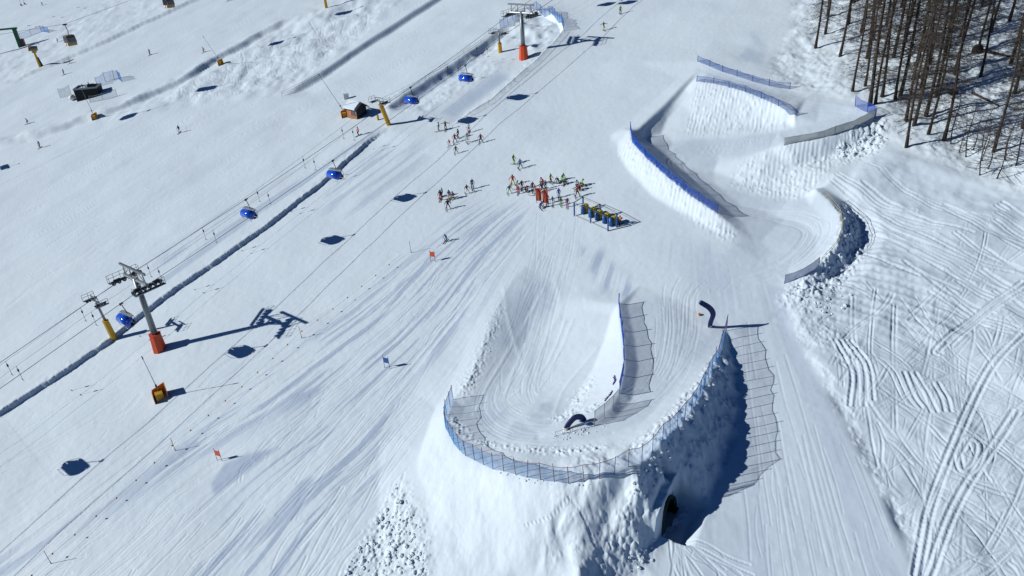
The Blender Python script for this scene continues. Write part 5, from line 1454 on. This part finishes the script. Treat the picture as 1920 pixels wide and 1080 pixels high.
PEOPLE = [
 ((80, 10), 'navy', 'black', 'ski', 110, 'skier in dark clothes crossing the farthest slope beside the double chairs', {}, G1),
 ((109, 79), 'grey', 'black', 'ski', 120, 'crouching grey skier just left of the gondola cabin', {}, G1),
 ((132, 119), 'yellow', 'olive', 'ski', 125, 'skier in yellow on the upper slope right of the snow fan', dict(helmet='yellow'), G1),
 ((121, 140), 'dgreen', 'black', 'stand', 140, 'skier in dark green standing above the black cabin', {}, G1),
 ((282, 103), 'navy', 'black', 'stand', 150, 'lone skier in navy in the middle of the upper left slope', {}, G1),
 ((383, 98), 'red', 'black', 'ski', 130, 'skier in red jacket beside the leaning snow lance pole', dict(helmet='red'), G1),
 ((53, 232), 'blue', 'black', 'ski', 120, 'bent skier in blue jacket left of the black cabin', {}, G1),
 ((337, 249), 'navy', 'white', 'stand', 170, 'skier with navy jacket and white trousers alone on the wide left slope', dict(helmet='navy'), G1),
 ((76, 277), 'black', 'black', 'stand', 160, 'skier all in black low on the left slope near the picture edge', {}, G1),
 ((428, 2), 'navy', 'black', 'ski', 120, 'skier half cut off by the picture top above the snow lance', {}, G1),
 ((1132, 57), 'olive', 'yellow', 'arms', 200, 'skier with yellow trousers arms spread above the upper tower shadow', {}, 'skiers on the slope'),
 ((1163, 26), 'lime', 'black', 'stand', 190, 'skier in lime jacket at the picture top between chair shadows', dict(helmet='lime'), 'skiers on the slope'),
 ((673, 254), 'red', 'black', 'stand', 120, 'skier in red jacket and black trousers below the hut', dict(helmet='red'), G2),
 ((824, 246), 'dgreen', 'dgreen', 'stand', 90, 'slim figure in dark green at the end of the yellow tower shadow', {}, G2),
 ((836, 244), 'black', 'black', 'arms', 180, 'figure all in black with arms held out near the tow lift', {}, G2),
 ((879.5, 248.5), 'white', 'magenta', 'stand', 170, 'skier in white jacket and magenta trousers below the chair shadow', dict(helmet='grey'), G2),
 ((860, 259.5), 'black', 'navy', 'stand', 60, 'skier in black jacket and navy trousers behind the red jacket', {}, G2),
 ((853.5, 267.5), 'red', 'black', 'wide', 190, 'skier in red jacket standing wide beside the small red child', dict(helmet='maroon'), G2),
 ((876, 267.5), 'white', 'white', 'walk', 200, 'skier dressed in white from head to foot', dict(helmet='black'), G2),
 ((902, 268), 'maroon', 'black', 'wide', 180, 'skier in dark maroon jacket legs apart, rightmost near the tow lift', {}, G2),
 ((843, 274), 'red', 'white', 'walk', 160, 'small child with red jacket and white trousers', dict(helmet='navy', sc=.72), G2),
 ((855.5, 288), 'black', 'dgreen', 'wide', 190, 'skier in black jacket and dark green trousers lowest of the tow lift group', dict(sc=.85), G2),
 ((963, 308), 'olive', 'lime', 'stand', 230, 'skier in olive jacket and lime trousers above the start group', dict(helmet='lime'), 'skiers on the slope'),
 ((975.5, 316), 'lblue', 'black', 'wide', 200, 'skier in light blue jacket beside the lime trousers', dict(helmet='blue'), 'skiers on the slope'),
 ((886, 353.7), 'blue', 'black', 'stand', 190, 'skier in bright blue jacket and black trousers uphill of the chair shadow group', dict(helmet='yellow'), G4),
 ((876, 362.6), 'plum', 'white', 'wide', 200, 'skier in plum jacket and white trousers', dict(helmet='plum', sc=.9), G4),
 ((826.5, 375), 'black', 'red', 'stand', 170, 'skier in black jacket and bright red trousers', {}, G4),
 ((830, 369), 'teal', 'black', 'stand', 120, 'skier in dark teal with pink helmet behind the red trousers', dict(helmet='pink', sc=.9), G4),
 ((843, 375), 'blue', 'yellow', 'stand', 180, 'skier in blue jacket and yellow trousers', dict(helmet='navy'), G4),
 ((849.5, 372.6), 'maroon', 'black', 'wide', 140, 'child in maroon jacket beside the yellow trousers', dict(helmet='grey', sc=.78), G4),
 ((840.4, 392), 'black', 'black', 'wide', 190, 'skier all in black, lowest of the chair shadow group', {}, G4),
 ((836.5, 452.5), 'teal', 'lblue', 'ski', 150, 'small skier in teal and light blue racing above the upper red gate', dict(helmet='grey', sc=.85), 'skiers on the slope'),
 ((961.7, 346.7), 'red', 'yellow', 'wide', 170, 'tall skier in red jacket and yellow trousers at the edge of the start group', dict(helmet='maroon', sc=1.05), G3),
 ((955.4, 363), 'blue', 'lime', 'wide', 190, 'child in blue jacket with lime trousers and yellow helmet', dict(helmet='yellow', sc=.88), G3),
 ((969, 355), 'lime', 'black', 'ski', 250, 'bent skier in lime jacket and black trousers', dict(helmet='dgreen'), G3),
 ((978.8, 355.4), 'plum', 'black', 'stand', 180, 'skier in plum jacket and black trousers in the start group', dict(helmet='pink', sc=.92), G3),
 ((972, 363.3), 'magenta', 'pink', 'stand', 170, 'child in magenta and pink standing in the start group', dict(helmet='pink', sc=.8), G3),
 ((987, 360), 'maroon', 'black', 'crouch', 230, 'person in maroon jacket crouching on the snow', dict(helmet='red', sc=.95), G3),
 ((998.8, 359), 'grey', 'black', 'stand', 190, 'person in dark grey with a pink helmet left of the pink child', dict(helmet='pink', sc=.95), G3),
 ((1003.3, 361.7), 'pink', 'white', 'walk', 180, 'child in pink jacket and white trousers', dict(helmet='plum', sc=.78), G3),
 ((1016.7, 360), 'black', 'black', 'wide', 190, 'person all in black directly above the red banners', dict(helmet='grey', sc=.9), G3),
 ((1023, 354.6), 'grey', 'teal', 'stand', 170, 'person in grey jacket and teal trousers above the right banner', dict(sc=.85), G3),
 ((1016, 345), 'magenta', 'maroon', 'crouch', 130, 'person in magenta jacket bending down behind the group', dict(helmet='navy'), G3),
 ((1032.5, 343.3), 'yellow', 'black', 'walk', 210, 'skier in yellow jacket and black trousers at the back of the group', dict(helmet='black', sc=.9), G3),
 ((1056, 338), 'green', 'lime', 'crouch', 200, 'snowboarder in green with lime trousers kneeling at the back', dict(helmet='navy', skis='lime', board=True, poles=False), G3),
 ((1044.6, 344), 'black', 'white', 'crouch', 150, 'crouching person in black and white left of the kneeling green one', dict(helmet='white', skis='black', board=True, poles=False), G3),
 ((1058.7, 346), 'grey', 'black', 'crouch', 220, 'crouching person in grey jacket below the kneeling green one', dict(helmet='lime', skis='olive', board=True, poles=False), G3),
 ((1048, 370.4), 'blue', 'blue', 'stand', 180, 'child wholly in bright blue above the start gate', dict(helmet='navy', sc=.88), G3),
 ((1083, 350.5), 'lblue', 'navy', 'crouch', 120, 'crouching person in light blue jacket in the right cluster', dict(helmet='navy'), G3),
 ((1092, 349), 'lime', 'olive', 'crouch', 260, 'person in lime jacket lying low, rightmost of the start group', dict(helmet='black', poles=False), G3),
 ((1086, 357), 'red', 'plum', 'crouch', 250, 'person in red jacket crouching in the right cluster', dict(helmet='pink', skis='red'), G3),
 ((1082.5, 369), 'tan', 'black', 'wide', 190, 'person in tan jacket standing in front of the right cluster', dict(helmet='maroon'), G3),
 ((1026.5, 382), 'black', 'maroon', 'stand', 170, 'person in black half hidden behind the right red banner', dict(sc=.9), G3),
 ((1015.4, 390.8), 'blue', 'navy', 'crouch', 200, 'person in blue crouching at the foot of the red banners', dict(helmet='navy'), G3),
 ((1036.3, 385), 'grey', 'white', 'stand', 180, 'child in grey jacket and white trousers right of the banners', dict(helmet='black', sc=.82), G3),
 ((1051.7, 385.4), 'olive', 'lime', 'stand', 190, 'child in olive jacket and lime trousers between banners and start gate', dict(helmet='dgreen', sc=.75), G3),
 ((1063.8, 388), 'plum', 'magenta', 'stand', 180, 'child with magenta trousers next to the start gate', dict(helmet='black', sc=.82), G3),
 ((1163, 421.5), 'orange', 'black', 'stand', 120, 'person in orange jacket behind the last yellow pad of the start gate', dict(sc=.8), G3),
]
for px, j, tr_, pz, hd, lab, kw, g in PEOPLE:
    person(px, j, tr_, pz, hd, lab, group=g, **kw)
sp_ = hit(1000, 367); t = empty('spare_ski', sp_, math.radians(60)); tag(t, 'single red ski lying on the snow left of the banners', 'ski')
k = link('blade', SKI, t); setmats(k, [cloth('red')]); k = MB(); k.box((0, 0, .05), (.07, .3, .06)); k.build('binding', BLACK, t)

# ================================================================== trees
def larch(seed, height, dense_, twigm, dead=.25, r0=.19):
    q = random.Random(seed)
    tk = MB(); n = 9; pts = []; rs = []
    bx, by = q.uniform(-1, 1), q.uniform(-1, 1)
    for i in range(n + 1):
        s = i / n; pts.append(Vector((bx * s * s + .22 * math.sin(s * 6 + seed), by * s * s + .22 * (math.cos(s * 5 + seed) - math.cos(seed)), -.6 + s * (height + .6)))); rs.append(r0 * (1 - s) ** .75 + .02 + (.10 if i == 0 else 0))
    tk.tube(pts, rs, 8)
    def tp(z):
        s = max(0, min(.999, (z + .6) / (height + .6))) * n; i = int(s); return pts[i].lerp(pts[i + 1], s - i)
    for k in range(int(10 * dead * 4)):
        z = q.uniform(1.0, height * .4); a = q.uniform(0, 6.28); L = q.uniform(.3, 1.3); p = tp(z)
        tk.tube([p, p + Vector((math.cos(a) * L, math.sin(a) * L, q.uniform(-.25, .1)))], [.03, .008], 3)
    cr_ = MB()
    def ribbon(a, b, w):
        d_ = (b - a); u_ = d_.cross(Vector((q.uniform(-1, 1), q.uniform(-1, 1), q.uniform(-1, 1))))
        if u_.length < 1e-6: return
        u_ = u_.normalized() * w; cr_.add([a - u_, a + u_, b + u_ * .4, b - u_ * .4], [(0, 1, 2, 3)])
    for k in range(int(200 * dense_)):
        z = height * (.09 + .90 * q.random() ** .9); s = z / height; a = q.uniform(0, 6.28)
        L = (.5 + 3.3 * (1 - s) ** .7) * q.uniform(.6, 1.15) * (1 if s > .25 else .55 + s * 1.8)
        p0 = tp(z); dv = Vector((math.cos(a), math.sin(a), 0))
        p1 = p0 + dv * L * .4 + Vector((0, 0, -.10 * L + q.uniform(-.1, .1))); p2 = p0 + dv * L * .75 + Vector((0, 0, -.16 * L)); p3 = p0 + dv * L + Vector((0, 0, -.06 * L + q.uniform(-.05, .15)))
        cr_.tube([p0, p1, p2, p3], [.038, .026, .016, .006], 3, cap=False)
        for m_ in range(int(9 * dense_ * q.uniform(.6, 1.4))):
            u_ = q.uniform(.2, 1); b0 = p0.lerp(p1, u_ * 2.5) if u_ < .4 else (p1.lerp(p2, (u_ - .4) / .35) if u_ < .75 else p2.lerp(p3, (u_ - .75) / .25))
            sd_ = q.choice((-1, 1)); lat = Vector((-dv.y, dv.x, 0)) * sd_
            e = b0 + lat * q.uniform(.2, .7) * (1.1 - u_ * .5) + dv * q.uniform(.1, .45) + Vector((0, 0, q.uniform(-.35, .12)))
            ribbon(b0, e, .02)
            for _ in range(2):
                c = b0.lerp(e, q.uniform(.3, .95)); ribbon(c, c + Vector((q.uniform(-.3, .3), q.uniform(-.3, .3), q.uniform(-.32, .08))), .016)
    t = empty('larch_tree', (0, 0, 0))
    tk.build('trunk', BARK, t, True)
    cr_.build('crown', twigm, t)
    return t
PROTO = [larch(1, 25, .85, TWIG), larch(2, 23, .7, TWIG, .6), larch(3, 26, 1.0, TWIG, .3, .22), larch(4, 22, .6, TWIG, .5, .16), larch(5, 24, 1.5, TWIG2, .4, .22)]
SAP = larch(6, 6.5, .12, TWIG, .1, .055)
used = set()
def plant(kind, px, label, sc, rot, group='bare larches of the wood'):
    src = SAP if kind == 's' else PROTO[kind]
    o = src if kind not in used else copy_tree(src); used.add(kind)
    o.location = hit(*px); o.rotation_euler = (rnd.uniform(-.02, .02), rnd.uniform(-.02, .02), rot); o.scale = (sc,) * 3
    tag(o, label, 'tree', group)
BIG = [(1528, 91), (1549, 64), (1575, 106), (1600, 172), (1623, 110), (1631, 198), (1621, 162), (1643, 194), (1652, 182), (1675, 108), (1688, 110), (1680, 186), (1688, 180), (1698, 224), (1700, 275), (1716, 236), (1736, 218), (1740, 253), (1767, 263), (1790, 138), (1837, 145), (1833, 101), (1866, 284),
       (1771, 107), (1746, 121), (1712, 150), (1727, 168), (1757, 180), (1553, 30), (1590, 45), (1615, 60), (1640, 75), (1660, 50), (1700, 62), (1730, 70), (1800, 70), (1860, 60), (1895, 120), (1905, 175), (1890, 40), (1600, 5), (1650, 10), (1690, 15), (1740, 8), (1790, 15), (1840, 12), (1915, 240)]
edge = {0: 'standing alone, outermost at the left edge of the wood', 2: 'third from the left at the open corner of the wood', 3: 'with a mossy foot near the uppermost serpentine bend', 5: 'right behind the short blue corner net', 14: 'with brushy foot, first below the blue corner net', 18: 'with a thick clean trunk at the lower front of the wood', 22: 'with the broadest brown trunk near the lower right of the wood', 17: 'just left of the thick clean trunk at the front', 20: 'straight above the long fallen log', 21: 'beside the root end of the fallen log'}
for i, p in enumerate(BIG):
    kind = 4 if i in (38, 46) else [0, 1, 2, 3, 0, 2, 1][i % 7]
    lab = 'bare larch ' + edge[i] if i in edge else 'tall bare larch with a dark trunk standing among the crowded larches'
    plant(kind, p, lab, rnd.uniform(.88, 1.1), rnd.uniform(0, 6.28))
SAPS = [(1784, 270), (1799, 286), (1812, 294), (1841, 276), (1838, 328), (1852, 317), (1868, 335), (1841, 302), (1824, 280), (1885, 300), (1905, 310)]
for i, p in enumerate(SAPS):
    lab = {6: 'thin bare sapling lowest and rightmost at the sunny edge', 4: 'thin bare sapling with a clump of earth at its foot, left of the lowest one'}.get(i, 'thin bare sapling at the lower edge of the wood')
    plant('s', p, lab, rnd.uniform(.8, 1.25), rnd.uniform(0, 6.28), 'saplings along the wood')
for a, b, r_, lab in (((1842, 98), (1894, 109), .22, 'dark fallen log lying between two larches high in the wood'), ((1822, 178), (1872, 201), .15, 'pale fallen log lying in sun at the middle of the wood')):
    p, q = hit(*a), hit(*b); t = empty('fallen_log', p); tag(t, lab, 'log')
    k = MB(); mid = (q - p) / 2 + Vector((0, 0, .25)); k.tube([Vector((0, 0, .3)), mid, q - p + Vector((0, 0, .2))], [r_ * 1.2, r_, r_ * .7], 8); k.build('trunk', BARK, t, True)
    k = MB()
    for i in range(6):
        s = rnd.uniform(.2, .95); c = (q - p) * s + Vector((0, 0, .3)); k.tube([c, c + Vector((rnd.uniform(-.6, .6), rnd.uniform(-.6, .6), rnd.uniform(.2, .9)))], [.04, .01], 4)
    k.build('branch', BARK, t)
rp = hit(1832, 99); o = MB().ball((0, 0, .5), .9, (1, .6, .9), 9, 7).build('root_plate', BARK, None, False, rp); tag(o, 'dark earthy root plate of the fallen log', 'root plate')
rp = hit(1786, 176); o = MB().ball((0, 0, .3), .7, (1.2, .6, .7), 9, 7).build('root_plate', BARK, None, False, rp); tag(o, 'dark brushy heap at the end of the pale fallen log', 'root plate')

# ================================================================== loose clods of snow
cq = random.Random(21); cl = MB()
def clod(p, r):
    vs = []; 
    for i, (x, y, z) in enumerate(((1, 0, 0), (-1, 0, 0), (0, 1, 0), (0, -1, 0), (0, 0, 1), (0, 0, -1), (.6, .6, .5), (-.6, .6, .45), (.6, -.6, .5), (-.6, -.6, .45))):
        k = r * cq.uniform(.7, 1.2); vs.append(p + Vector((x * k, y * k, z * k * .8 + r * .3)))
    cl.add([v - Vector((0, 0, r * .25)) for v in vs], [(0, 2, 6), (2, 4, 6), (4, 0, 6), (2, 1, 7), (1, 4, 7), (4, 2, 7), (0, 8, 4), (3, 8, 0), (4, 8, 3), (3, 9, 4), (1, 9, 3), (4, 9, 1), (0, 5, 2), (2, 5, 1), (1, 5, 3), (3, 5, 0)])
def clods(poly, n, r0, r1):
    xs_ = [p[0] for p in poly]; ys_ = [p[1] for p in poly]; k = 0
    while k < n:
        x, y = cq.uniform(min(xs_), max(xs_)), cq.uniform(min(ys_), max(ys_))
        if not pt_in(poly, x, y): continue
        clod(hit(x, y), r0 + (r1 - r0) * cq.random() ** 3); k += 1
clods([(742, 905), (765, 935), (790, 990), (806, 1080), (640, 1080), (690, 1000)], 300, .04, .3)
clods([(1565, 280), (1650, 235), (1668, 255), (1630, 285), (1580, 300)], 110, .05, .32)
clods([(1500, 525), (1560, 505), (1600, 560), (1560, 600), (1470, 560)], 130, .05, .25)
clods([(1170, 905), (1262, 815), (1352, 660), (1362, 690), (1290, 830), (1200, 950)], 90, .04, .22)
clods([(1180, 1040), (1235, 1000), (1225, 1050), (1170, 1085)], 50, .04, .2)
clods([(900, 660), (935, 595), (930, 640), (890, 730), (862, 745)], 45, .02, .10)
clods([(1030, 815), (1100, 800), (1150, 792), (1110, 815), (1040, 830)], 90, .03, .14)
clods([(835, 800), (870, 856), (930, 888), (1000, 906), (1060, 914), (1140, 906), (1060, 908), (930, 880)], 60, .03, .14)
o = cl.build('snow_clods', SNOW2); tag(o, None, None, None, 'stuff')
